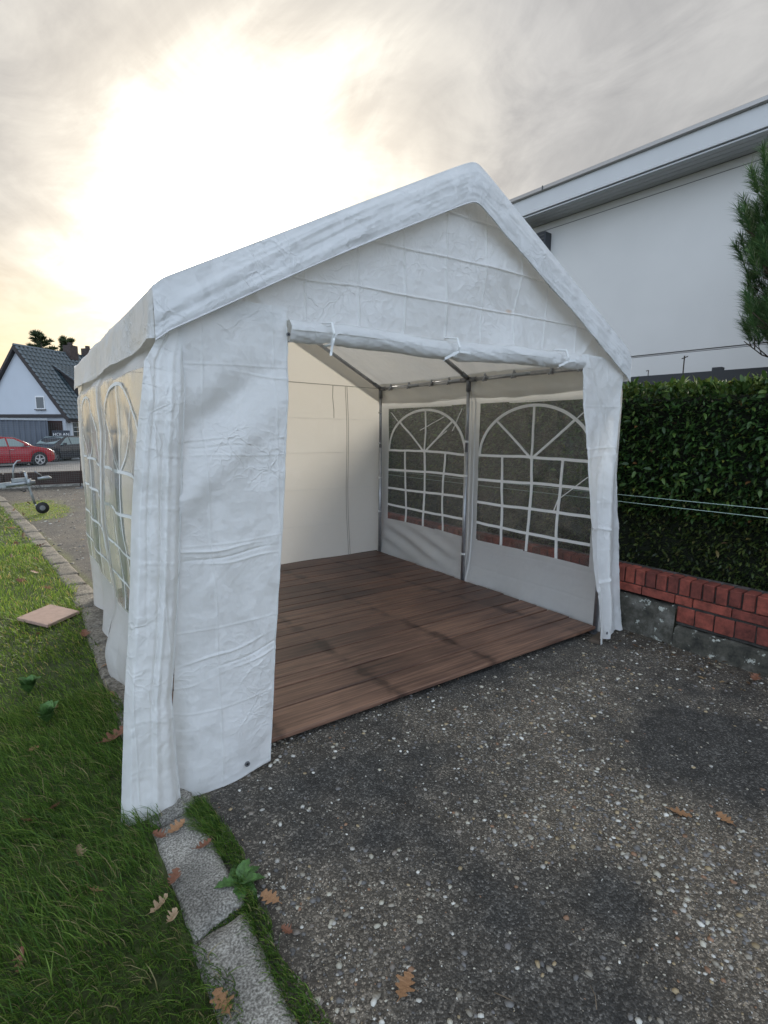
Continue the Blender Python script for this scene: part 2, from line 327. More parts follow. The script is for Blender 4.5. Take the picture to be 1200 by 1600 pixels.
def tube(bm, pts, r, n=10, caps=True):
    pts = [Vector(p) for p in pts]; rs = r if isinstance(r, (list, tuple)) else [r]*len(pts)
    rings = []; up = None
    for i, p in enumerate(pts):
        t = (pts[min(i+1, len(pts)-1)]-pts[max(i-1, 0)]).normalized()
        if up is None:
            up = Vector((0, 0, 1)) if abs(t.z) < .9 else Vector((1, 0, 0))
        a = t.cross(up).normalized(); b = a.cross(t).normalized(); up = b
        rings.append([bm.verts.new(p+(a*math.cos(2*PI*k/n)+b*math.sin(2*PI*k/n))*rs[i]) for k in range(n)])
    for i in range(len(rings)-1):
        for k in range(n):
            bm.faces.new((rings[i][k], rings[i][(k+1) % n], rings[i+1][(k+1) % n], rings[i+1][k]))
    if caps:
        bm.faces.new(rings[0][::-1]); bm.faces.new(rings[-1])
def tubeo(name, pts, r, mat, parent=None, n=10):
    bm = bmesh.new(); tube(bm, pts, r, n); bmesh.ops.recalc_face_normals(bm, faces=bm.faces); return bm_obj(name, bm, mat, parent, True)
def cyl(bm, c, r, h, axis='z', n=16, r2=None):
    M = Matrix.Translation(c)
    if axis == 'x': M = M @ Matrix.Rotation(PI/2, 4, 'Y')
    if axis == 'y': M = M @ Matrix.Rotation(PI/2, 4, 'X')
    bmesh.ops.create_cone(bm, cap_ends=True, segments=n, radius1=r, radius2=r if r2 is None else r2, depth=h, matrix=M)
def prism(name, pts2, frame, t0, t1, mat, parent=None):
    """polygon pts2 (a,b) in frame (O,A,B,Nn), extruded from t0 to t1 along Nn"""
    O, A, B, Nn = [Vector(v) for v in frame]; bm = bmesh.new()
    f0 = [bm.verts.new(O+A*a+B*b+Nn*t0) for a, b in pts2]; f1 = [bm.verts.new(O+A*a+B*b+Nn*t1) for a, b in pts2]
    bm.faces.new(f0[::-1]); bm.faces.new(f1)
    for i in range(len(pts2)):
        j = (i+1) % len(pts2); bm.faces.new((f0[i], f0[j], f1[j], f1[i]))
    bmesh.ops.recalc_face_normals(bm, faces=bm.faces)
    return bm_obj(name, bm, mat, parent)
def sheet(name, F, nu, nv, mat, parent=None, mask=None, flip=False):
    u = np.linspace(0, 1, nu); v = np.linspace(0, 1, nv); U, V = np.meshgrid(u, v, indexing='ij')
    X, Y, Z = F(U, V); P = np.stack([X, Y, Z], -1).reshape(-1, 3)
    I = np.arange(nu*nv).reshape(nu, nv)
    Q = np.stack([I[:-1, :-1], I[1:, :-1], I[1:, 1:], I[:-1, 1:]], -1).reshape(-1, 4)
    if mask is not None:
        uc = (U[:-1, :-1]+U[1:, 1:])/2; vc = (V[:-1, :-1]+V[1:, 1:])/2; Q = Q[mask(uc, vc).ravel()]
        used = np.zeros(nu*nv, bool); used[Q.ravel()] = True; mp = np.cumsum(used)-1; P = P[used]; Q = mp[Q]
    if flip: Q = Q[:, ::-1]
    return mesh_np(name, P, Q, mat, parent, True)
sstep = lambda x, a, b: (lambda t: t*t*(3-2*t))(np.clip((x-a)/(b-a), 0, 1))
lerp = lambda a, b, t: a+(b-a)*t

# ================================================================== GROUND
def gz(y):
    return np.interp(y, [-500, 16.2, 17.0, 30, 36, 42, 60, 900], [0, 0, -.08, -.31, -.48, -.56, -.62, -.9])
MT['soil'] = simple('soil_verge', (.05, .055, .025), .95, var=.4, scale=3, bump=.5, bscale=20)
xs = np.concatenate([[-900, -300, -100], np.linspace(-40, 60, 60), [120, 300, 900]]); ys = np.concatenate([[-900, -200, -50], np.linspace(-10, 80, 80), [120, 300, 900]])
XX, YY = np.meshgrid(xs, ys, indexing='ij'); ZZ = gz(YY)-.02
I = np.arange(XX.size).reshape(XX.shape)
Q = np.stack([I[:-1, :-1], I[1:, :-1], I[1:, 1:], I[:-1, 1:]], -1).reshape(-1, 4)
g = mesh_np('ground', np.stack([XX, YY, ZZ], -1).reshape(-1, 3), Q, MT['soil']); g['kind'] = 'structure'

# asphalt yard with worn-out stones and dusty patches
def asphalt_mat():
    M, nt, N, L, P = newmat('worn_asphalt')
    geo = N.new('ShaderNodeNewGeometry'); at = N.new('ShaderNodeAttribute'); at.attribute_name = 'Col'
    v = N.new('ShaderNodeTexVoronoi'); v.inputs['Scale'].default_value = 130; L.new(geo.outputs['Position'], v.inputs['Vector'])
    v2 = N.new('ShaderNodeTexVoronoi'); v2.inputs['Scale'].default_value = 320; L.new(geo.outputs['Position'], v2.inputs['Vector'])
    bw = N.new('ShaderNodeSeparateColor'); L.new(v.outputs['Color'], bw.inputs[0])
    bw2 = N.new('ShaderNodeSeparateColor'); L.new(v2.outputs['Color'], bw2.inputs[0])
    r = N.new('ShaderNodeMapRange'); L.new(bw.outputs[0], r.inputs[0]); r.inputs[1].default_value = .6; r.inputs[2].default_value = 1; r.inputs[3].default_value = .75; r.inputs[4].default_value = 2.2
    r2 = N.new('ShaderNodeMapRange'); L.new(bw2.outputs[1], r2.inputs[0]); r2.inputs[1].default_value = .7; r2.inputs[2].default_value = 1; r2.inputs[3].default_value = .8; r2.inputs[4].default_value = 2.0
    mu = N.new('ShaderNodeMath'); mu.operation = 'MULTIPLY'; L.new(r.outputs[0], mu.inputs[0]); L.new(r2.outputs[0], mu.inputs[1])
    n = N.new('ShaderNodeTexNoise'); n.inputs['Scale'].default_value = 9; n.inputs['Detail'].default_value = 8; n.inputs['Roughness'].default_value = .7; L.new(geo.outputs['Position'], n.inputs['Vector'])
    r3 = N.new('ShaderNodeMapRange'); L.new(n.outputs[0], r3.inputs[0]); r3.inputs[1].default_value = .3; r3.inputs[2].default_value = .7; r3.inputs[3].default_value = .6; r3.inputs[4].default_value = 1.45
    m3 = N.new('ShaderNodeMath'); m3.operation = 'MULTIPLY'; L.new(mu.outputs[0], m3.inputs[0]); L.new(r3.outputs[0], m3.inputs[1])
    vs = N.new('ShaderNodeVectorMath'); vs.operation = 'SCALE'; L.new(at.outputs['Color'], vs.inputs[0]); L.new(m3.outputs[0], vs.inputs['Scale']); L.new(vs.outputs[0], P.inputs['Base Color'])
    P.inputs['Roughness'].default_value = .8; P.inputs['Specular IOR Level'].default_value = .35
    b = N.new('ShaderNodeBump'); b.inputs['Strength'].default_value = .8; b.inputs['Distance'].default_value = .004; L.new(v.outputs['Distance'], b.inputs['Height']); b.invert = True
    b2 = N.new('ShaderNodeBump'); b2.inputs['Strength'].default_value = .6; b2.inputs['Distance'].default_value = .01; L.new(n.outputs[0], b2.inputs['Height']); L.new(b.outputs[0], b2.inputs['Normal']); L.new(b2.outputs[0], P.inputs['Normal'])
    return M
MT['asphalt'] = asphalt_mat()
def dust(x, y):
    """0 dark binder .. 1 dusty stone-rich wear"""
    n = fbm(x*1.3, y*1.3, 5, 3)*.5+fbm(x*7, y*7, 4, 13)*.45
    blob = lambda cx, cy, rx, ry: np.exp(-(((x-cx)/rx)**2+((y-cy)/ry)**2))
    d = .25+n*.9+.75*blob(1.75, .95, .45, .75)+.7*blob(1.9, .45, .5, .4)+.35*blob(1.65, 1.75, .5, .3)+.4*blob(.62, .95, .15, .8)+.4*blob(2.6, 1.7, .5, .3)
    d = d-.9*blob(1.5, .8, .16, .16)-.9*blob(2.65, .9, .4, .3)-.6*blob(1.15, .8, .3, .35)-.5*blob(1.2, 1.75, .45, .25)
    return np.clip(d, 0, 1)
def kerb_right(y):      # right edge of the kerb stones
    return np.interp(y, [-6, 1.0, 5.4, 7.5, 11, 14.3, 17], [.47, .46, .45, .25, -.08, -.45, -.7])
def kerb_left(y):
    return kerb_right(y)-np.interp(y, [1, 2, 5, 17], [.165, .17, .17, .19])
nx = 190
u = np.linspace(0, 1, nx); ya = np.concatenate([np.linspace(-7, -1, 60), np.linspace(-.98, 3, 320), np.linspace(3.03, 16.25, 160)])
UU, YY = np.meshgrid(u, ya, indexing='ij'); x0 = kerb_right(YY)-.03; XX = x0+(3.9-x0+np.maximum(0, YY-9)*1.0)*UU
dm = dust(XX, YY); ZZ = .002*fbm(XX*3, YY*3, 3, 9)+.0015*fbm(XX*14, YY*14, 2, 5)
c0 = np.array([.056, .053, .048]); c1 = np.array([.145, .122, .094])
moss = np.clip(1.5*np.exp(-(((XX-.15)/.55)**2+((YY-11.6)/1.5)**2))+.8*np.exp(-((XX-kerb_right(YY))/.1)**2)*(YY < 9)+ .35*fbm(XX*5, YY*2, 4, 21)-.35, 0, 1)*(YY > 2.0)
C = c0+(c1-c0)*dm[..., None]
C = C*(1-moss[..., None])+np.array([.15, .17, .035])*moss[..., None]
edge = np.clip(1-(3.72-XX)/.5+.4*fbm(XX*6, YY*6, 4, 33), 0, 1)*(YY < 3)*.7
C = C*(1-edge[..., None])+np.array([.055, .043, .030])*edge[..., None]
I = np.arange(XX.size).reshape(XX.shape); Q = np.stack([I[:-1, :-1], I[1:, :-1], I[1:, 1:], I[:-1, 1:]], -1).reshape(-1, 4)
yard = mesh_np('asphalt_yard', np.stack([XX, YY, ZZ], -1).reshape(-1, 3), Q, MT['asphalt'], None, True, C.reshape(-1, 3)); yard['kind'] = 'structure'

# pebbles bedded in the asphalt
def pebbles(name, n, xr, yr, smin, smax, dens):
    ico = [(0, 0, 1), (.894, 0, .447), (.276, .851, .447), (-.724, .526, .447), (-.724, -.526, .447), (.276, -.851, .447),
           (.724, .526, -.2), (-.276, .851, -.2), (-.894, 0, -.2), (-.276, -.851, -.2), (.724, -.526, -.2)]
    ico = np.array(ico); fs = []
    for i in range(5): fs.append((0, 1+i, 1+(i+1) % 5))
    for i in range(5): fs += [(1+i, 6+i, 1+(i+1) % 5), (1+(i+1) % 5, 6+i, 6+(i+1) % 5)]
    fs = np.array(fs)
    x = RNG.uniform(*xr, n*3); y = RNG.uniform(*yr, n*3); keep = (RNG.random(n*3) < dens(x, y)) & (x > kerb_right(y)+.015) & (x < 3.70); x = x[keep][:n]; y = y[keep][:n]; n = len(x)
    s = smin*(smax/smin)**(RNG.random(n)**2.0)
    ang = RNG.uniform(0, 2*PI, n); asp = RNG.uniform(.55, 1, n); hz = RNG.uniform(.25, .6, n)
    P = ico[None]*(1+RNG.uniform(-.28, .28, (n, len(ico), 1)))
    px = P[..., 0]*s[:, None]; py = P[..., 1]*(s*asp)[:, None]; pz = P[..., 2]*(s*hz)[:, None]
    X = px*np.cos(ang)[:, None]-py*np.sin(ang)[:, None]+x[:, None]; Y = px*np.sin(ang)[:, None]+py*np.cos(ang)[:, None]+y[:, None]; Z = pz+.001
    pal = np.array([(.46, .43, .35), (.62, .60, .54), (.30, .27, .22), (.19, .18, .17), (.36, .28, .17), (.12, .115, .11), (.27, .16, .10), (.42, .40, .36), (.16, .15, .145), (.23, .2, .17)])
    pr = np.array([.12, .07, .15, .16, .07, .13, .04, .08, .1, .06]); ci = RNG.choice(len(pal), n, p=pr/pr.sum()); c = pal[ci]*RNG.uniform(.75, 1.1, (n, 1))
    V = np.stack([X, Y, Z], -1).reshape(-1, 3); F = (fs[None]+(np.arange(n)*len(ico))[:, None, None]).reshape(-1, 3)
    o = mesh_np(name, V, F, MT['pebble'], None, False, np.repeat(c, len(ico), 0))
    return setp(o, None, None, None, 'stuff')
MT['pebble'] = attr_mat('pebble_stone', .6, bump=.3)
d1 = lambda x, y: np.clip(.05+.95*dust(x, y)**1.25, 0, 1)
o = pebbles('gravel', 12500, (.45, 3.7), (-.3, 2.6), .0020, .0135, d1); setp(o, 'loose and bedded pebbles scattered over the worn asphalt in front of the tent', 'gravel')
o = pebbles('gravel', 7000, (.45, 3.7), (-.3, 2.4), .0016, .0035, d1); setp(o, 'fine grit between the pebbles on the worn asphalt', 'gravel')
o = pebbles('gravel', 3500, (.0, 3.7), (5.2, 15.5), .006, .03, lambda x, y: .4+0*x); setp(o, 'sparse pale stones and flat leaves on the yard behind the tent', 'gravel')
o = pebbles('gravel', 2500, (.45, 3.7), (-4, -.3), .003, .014, d1); setp(o, 'pebbles on the near end of the asphalt yard', 'gravel')

# lawn soil
ys_ = np.linspace(-8, 15.9, 90); us_ = np.linspace(0, 1, 40); UU, YY = np.meshgrid(us_, ys_, indexing='ij'); XX = lerp(-9, kerb_left(YY)+.02, UU)
ZZ = .012+.02*fbm(XX*1.5, YY*1.5, 3, 4)*(1-UU**6)
I = np.arange(XX.size).reshape(XX.shape); Q = np.stack([I[:-1, :-1], I[1:, :-1], I[1:, 1:], I[:-1, 1:]], -1).reshape(-1, 4)
MT['turf'] = simple('turf_soil', (.045, .06, .016), .95, var=.5, scale=8, bump=.8, bscale=40)
o = mesh_np('lawn', np.stack([XX, YY, ZZ], -1).reshape(-1, 3), Q, MT['turf'], None, True); o['kind'] = 'structure'
# road beyond the yard
MT['road'] = simple('road_asphalt', (.16, .155, .15), .85, var=.15, scale=.8)
xs = np.linspace(-60, 60, 40); ysr = np.linspace(17.2, 38.6, 30); XX, YY = np.meshgrid(xs, ysr, indexing='ij'); ZZ = gz(YY)+.004
I = np.arange(XX.size).reshape(XX.shape); Q = np.stack([I[:-1, :-1], I[1:, :-1], I[1:, 1:], I[:-1, 1:]], -1).reshape(-1, 4)
o = mesh_np('road', np.stack([XX, YY, ZZ], -1).reshape(-1, 3), Q, MT['road']); o['kind'] = 'structure'
# ------------------------------------------------------------------ grass
MT['grass'] = attr_mat('grass_blade', .45, trans=.4, spec=.25)
def grass(name, n, xr, yr, hmin, hmax, wd, inside, colj=1.0, label=None):
    x = RNG.uniform(*xr, n); y = RNG.uniform(*yr, n); k = inside(x, y); x = x[k]; y = y[k]; n = len(x)
    clump = .5+.62*fbm(x*4.1, y*4.1, 3, 41)
    h = (hmin+(hmax-hmin)*RNG.random(n)**1.3)*(.55+.9*clump)
    la = 2.4+2.6*fbm(x*.9, y*.9, 2, 52)+RNG.normal(0, .7, n)     # lean direction
    lean = RNG.uniform(.25, 1.25, n)
    w_ = wd*RNG.uniform(.6, 1.3, n)
    dx = np.cos(la); dy = np.sin(la)
    f = RNG.uniform(0, 2*PI, n); wx = np.cos(f); wy = np.sin(f)
    V = np.zeros((n, 7, 3))
    for i, t in enumerate((0, .4, .75)):
        r = lean*h*t*t*.9; zz = h*t*(1-.28*lean*t)
        ww = w_*(1-.55*t)
        cx_ = x+dx*r; cy_ = y+dy*r
        V[:, 2*i, 0] = cx_-wx*ww; V[:, 2*i, 1] = cy_-wy*ww; V[:, 2*i, 2] = zz
        V[:, 2*i+1, 0] = cx_+wx*ww; V[:, 2*i+1, 1] = cy_+wy*ww; V[:, 2*i+1, 2] = zz
    V[:, 6, 0] = x+dx*lean*h*.95; V[:, 6, 1] = y+dy*lean*h*.95; V[:, 6, 2] = h*(1-.32*lean)
    V[..., 2] += .008
    b = (np.arange(n)*7)[:, None, None]
    F = np.array([(0, 1, 3), (0, 3, 2), (2, 3, 5), (2, 5, 4), (4, 5, 6)])[None]+b
    pal = np.array([(.070, .145, .026), (.115, .215, .036), (.19, .29, .055), (.045, .095, .021), (.36, .31, .15)])
    mixn = fbm(x*1.1, y*1.1, 3, 61)
    ci = RNG.choice(5, n, p=[.28, .31, .20, .155, .055]); c = pal[ci]*RNG.uniform(.8, 1.15, (n, 1))*(1+.25*mixn[:, None])
    far = np.clip((y-2.6)/2.5, 0, 1)[:, None]; c = c*(1+far*np.array([.9, .55, .2])*colj)
    o = mesh_np(name, V.reshape(-1, 3), F.reshape(-1, 3), MT['grass'], None, False, np.repeat(c, 7, 0)); return setp(o, label, 'grass', None, 'stuff')
hug = lambda x, y: (x < kerb_left(y)+.035+.05*fbm(x*2, y*3.3, 3, 71)+.03*np.sin(y*7)) & ~((np.abs(x-.1) < .16) & (np.abs(y-4.7) < .16))
grass('grass', 46000, (-.75, .4), (.4, 3.2), .03, .095, .0017, hug, label='long dark green grass beside the kerb stones in front')
grass('grass', 34000, (-1.0, .5), (3.2, 8), .02, .065, .0026, hug, label='short brighter lawn grass beside the kerb behind the tile')
grass('grass', 16000, (-1.6, .3), (8, 15.8), .02, .06, .005, hug, label='lawn grass far along the kerb towards the trailer')
grass('grass', 90000, (-7, -.7), (-3, 15.8), .03, .085, .0065, lambda x, y: x < 9, label='lawn grass left of the yard')
gapf = lambda x, y: (np.abs(x-(kerb_right(y)+.025+.02*np.sin(y*9))) < .035*(.5+fbm(x*6, y*6, 2, 81))+.012)
grass('grass', 16000, (.4, .62), (.3, 2.0), .012, .05, .0016, gapf, label='thin strip of grass growing between kerb and asphalt')
tuft = lambda x, y: ((x-.47)**2/.045**2+(y-1.86)**2/.10**2 < 1)
grass('grass', 9000, (.38, .58), (1.6, 2.1), .03, .075, .0016, tuft, label='grass tuft at the foot of the tent corner beside the kerb')
# moss and low weeds in joints
jo = lambda x, y: (np.abs(y-1.40-.12*(x-.38)) < .018) & (x > .28) & (x < .5)
grass('moss', 4500, (.26, .52), (1.33, 1.48), .004, .014, .002, jo, label='green moss filling the joint between two kerb stones')
grass('moss', 9000, (-.5, .8), (9.6, 13.2), .004, .014, .006, lambda x, y: (x > kerb_right(y)+.03) & (((x-.15)/.5)**2+((y-11.4)/1.4)**2+.5*fbm(x*4, y*3, 3, 5) < 1), colj=1.6, label='yellow green moss patch on the yard under the trailer wheel')

# ------------------------------------------------------------------ kerb of granite slabs
MT['granite'] = stone_mat('granite_slab', (.14, .130, .112), (.28, .262, .228), (.46, .44, .395), 160, .7, .004)
MT['old_slab'] = stone_mat('weathered_slab', (.11, .095, .075), (.21, .185, .145), (.31, .28, .23), 60, .8, .008)
kerb = empty('stone_kerb', (0, 0, 0), 0, 'row of weathered granite slabs edging the lawn', None, None, 'structure')
y = -3.0; i = 0
cuts = [-3, -2.45, -1.9, -1.4, -.85, -.3, .25, .83, 1.40, 1.935, 2.42, 2.93, 3.35, 3.95, 4.3, 4.85, 5.22, 5.62, 6.05, 6.6, 7.1, 7.7, 8.2, 8.9, 9.6, 10.3, 11.1, 12, 12.9, 13.8, 14.8, 15.9]
for a, b in zip(cuts[:-1], cuts[1:]):
    bm = bmesh.new(); nu, nv = 14, 8; V = []
    gp = .008+random.random()*.006; sk = random.uniform(-.03, .03); zt = .028+random.uniform(-.006, .006); jx = random.uniform(-.012, .012); sx = random.uniform(-.01, .01)
    if i == 8: sk = .05
    for p in range(nu+1):
        row = []
        for q in range(nv+1):
            tu = p/nu; tv = q/nv; yy = lerp(a+gp, b-gp, tu)+sk*(tv-.5)
            xx = lerp(kerb_left(yy), kerb_right(yy), tv)+jx+sx*tu
            e = min(tu, 1-tu, 1)*(b-a); f = min(tv, 1-tv)*.17; ed = min(e, f)
            zz = zt-.012*math.exp(-ed/.008)+.004*float(fbm(xx*12, yy*12, 3, 7+i))
            if ed < 1e-6: xx += .006*float(fbm(xx*25, yy*25, 2, 3)); yy += .006*float(fbm(xx*25+9, yy*25, 2, 4))
            row.append(bm.verts.new((xx, yy, zz)))
        V.append(row)
    for p in range(nu):
        for q in range(nv): bm.faces.new((V[p][q], V[p][q+1], V[p+1][q+1], V[p+1][q]))
    border = [V[0][q] for q in range(nv+1)]+[V[p][nv] for p in range(1, nu+1)]+[V[nu][q] for q in range(nv-1, -1, -1)]+[V[p][0] for p in range(nu-1, 0, -1)]
    low = [bm.verts.new((v.co.x, v.co.y, -.05)) for v in border]
    for k in range(len(border)):
        bm.faces.new((border[k], low[k], low[(k+1) % len(low)], border[(k+1) % len(low)]))
    bmesh.ops.recalc_face_normals(bm, faces=bm.faces)
    bm_obj('kerb_stone', bm, MT['granite'] if b < 2.6 else MT['old_slab'], kerb, True); i += 1

# ================================================================== DECK
deck = empty('wooden_deck', (1.95, 3.6, 0), 0, 'low reddish brown plank floor with dark wet streaks inside the white tent', 'deck')
cuts = [2.15, 2.39, 2.592, 2.70, 2.886, 3.074, 3.275, 3.40, 3.528, 3.72, 3.849, 4.0, 4.145, 4.33, 4.5, 4.68, 4.86, 5.11]
for k, (a, b) in enumerate(zip(cuts[:-1], cuts[1:])):
    bm = bmesh.new(); zt = .060+random.uniform(-.0012, .0012)+(.004 if 2 <= k else 0)
    box(bm, (0, (a+b)/2-3.6, zt-.011), (2.98+random.uniform(-.012, .012), b-a-.011, .022), bev=.002)
    o = bm_obj('plank', bm, MT['deck'], deck); o.location.x = random.uniform(-.004, .004)
for k in range(6):
    boxo('bearer', (-1.38+k*.552, 0.05, .019), (.06, 2.6, .034), MT['bearer'], deck)
setp(boxo('timber_wedge', (3.36, 2.075, .014), (.2, .07, .022), MT['bearer'], None, Matrix.Rotation(.25, 3, 'Z'), .002), 'small flat timber offcut wedged under the front right deck corner', 'wood')

# ================================================================== TENT
tent = empty('party_tent', (0, 0, 0), 0, 'white party tent with clear arched side windows and its front door rolled up', 'tent')
XL, XR, YF, YB, ZE, ZR, XM = .44, 3.50, 2.08, 5.15, 2.01, 2.82, 1.965
SL = (ZR-ZE)/(XM-XL)
# --- frame
def pole(name, a, b, r=.019, mat='steel'): return tubeo(name, [a, b], r, MT[mat], tent, 12)
for px in (XL+.045, XR-.045):
    for py in (2.17, 3.62, 5.06):
        pole('leg', (px, py, .0), (px, py, 1.30)); pole('leg', (px, py, 1.29), (px, py, 1.97), .0165)
        bm = bmesh.new(); cyl(bm, (px, py, .006), .045, .008, n=12); bm_obj('foot_plate', bm, MT['dark_steel'], tent)
        bm = bmesh.new(); tube(bm, [(px, py, 1.86), (px, py, 1.99)], .023); tube(bm, [(px, py, 1.97), (px+(.09 if px < 2 else -.09), py, 1.97+.09*SL)], .022)
        for s in (-1, 1):
            if (py > 5 and s > 0) or (py < 2.3 and s < 0): continue
            tube(bm, [(px, py, 1.965), (px, py+s*.1, 1.965)], .0215)
        bmesh.ops.recalc_face_normals(bm, faces=bm.faces); bm_obj('corner_joint', bm, MT['dark_steel'], tent, True)
    for (a, b) in ((2.17, 3.62), (3.62, 5.06)):
        mid = (a+b)/2; pole('eave_rail', (px, a, 1.965), (px, mid, 1.965)); pole('eave_rail', (px, mid-.02, 1.965), (px, b, 1.965), .0165)
        for q in (.18, .36, .62, .85):
            yy = lerp(a, b, q); s = -1 if px > 2 else 1
            bm = bmesh.new(); cyl(bm, (px+s*.006, yy, 1.965), .026, .012, 'y', 12); bmesh.ops.create_uvsphere(bm, u_segments=8, v_segments=6, radius=.012, matrix=Matrix.Translation((px+s*.012, yy, 1.995)))
            bmesh.ops.create_uvsphere(bm, u_segments=8, v_segments=6, radius=.011, matrix=Matrix.Translation((px+s*.026, yy+.01, 1.945)))
            bm_obj('bungee_ball', bm, MT['steel'], tent, True)
zrg = ZR-.055
for py in (2.17, 3.62, 5.06):
    for px in (XL+.045, XR-.045):
        s = 1 if px < 2 else -1; mx_ = lerp(px, XM, .55); mz = lerp(1.97, zrg, .55)
        pole('rafter', (px, py, 1.97), (mx_, py, mz)); pole('rafter', (lerp(px, XM, .5), py, lerp(1.97, zrg, .5)), (XM, py, zrg), .0165)
    bm = bmesh.new()
    for s in (-1, 1): tube(bm, [(XM, py, zrg), (XM+s*.13, py, zrg-.13*SL)], .0225)
    tube(bm, [(XM, py-.02, zrg), (XM, py+.02, zrg)], .022); bmesh.ops.recalc_face_normals(bm, faces=bm.faces); bm_obj('ridge_joint', bm, MT['dark_steel'], tent, True)
for (a, b) in ((2.17, 3.62), (3.62, 5.06)): pole('ridge_rail', (XM, a, zrg), (XM, b, zrg))
for py in (3.62,):
    for zz in (.32, 1.08, 1.4):
        px = XR-.045; bm = bmesh.new(); tube(bm, [(px, py, zz-.009), (px, py, zz+.009)], .0205); box(bm, (px+.012, py+.02, zz), (.03, .04, .017)); bm_obj('strap', bm, MT['tape'], tent)
for zz in (.5, 1.0, 1.15, 1.55):
    px = XR-.045; bm = bmesh.new(); tube(bm, [(px, 2.17, zz-.009), (px, 2.17, zz+.009)], .0205); box(bm, (px-.01, 2.15, zz), (.04, .05, .017)); bm_obj('strap', bm, MT['tape'], tent)
for zz in (.55, .95, 1.35, 1.7):
    px = XR-.045; bm = bmesh.new(); bmesh.ops.create_uvsphere(bm, u_segments=8, v_segments=6, radius=.013, matrix=Matrix.Translation((px-.024, 5.05, zz))); tube(bm, [(px, 5.06, zz-.004), (px, 5.06, zz+.004)], .022); bm_obj('bungee_ball', bm, MT['plastic'], tent, True)

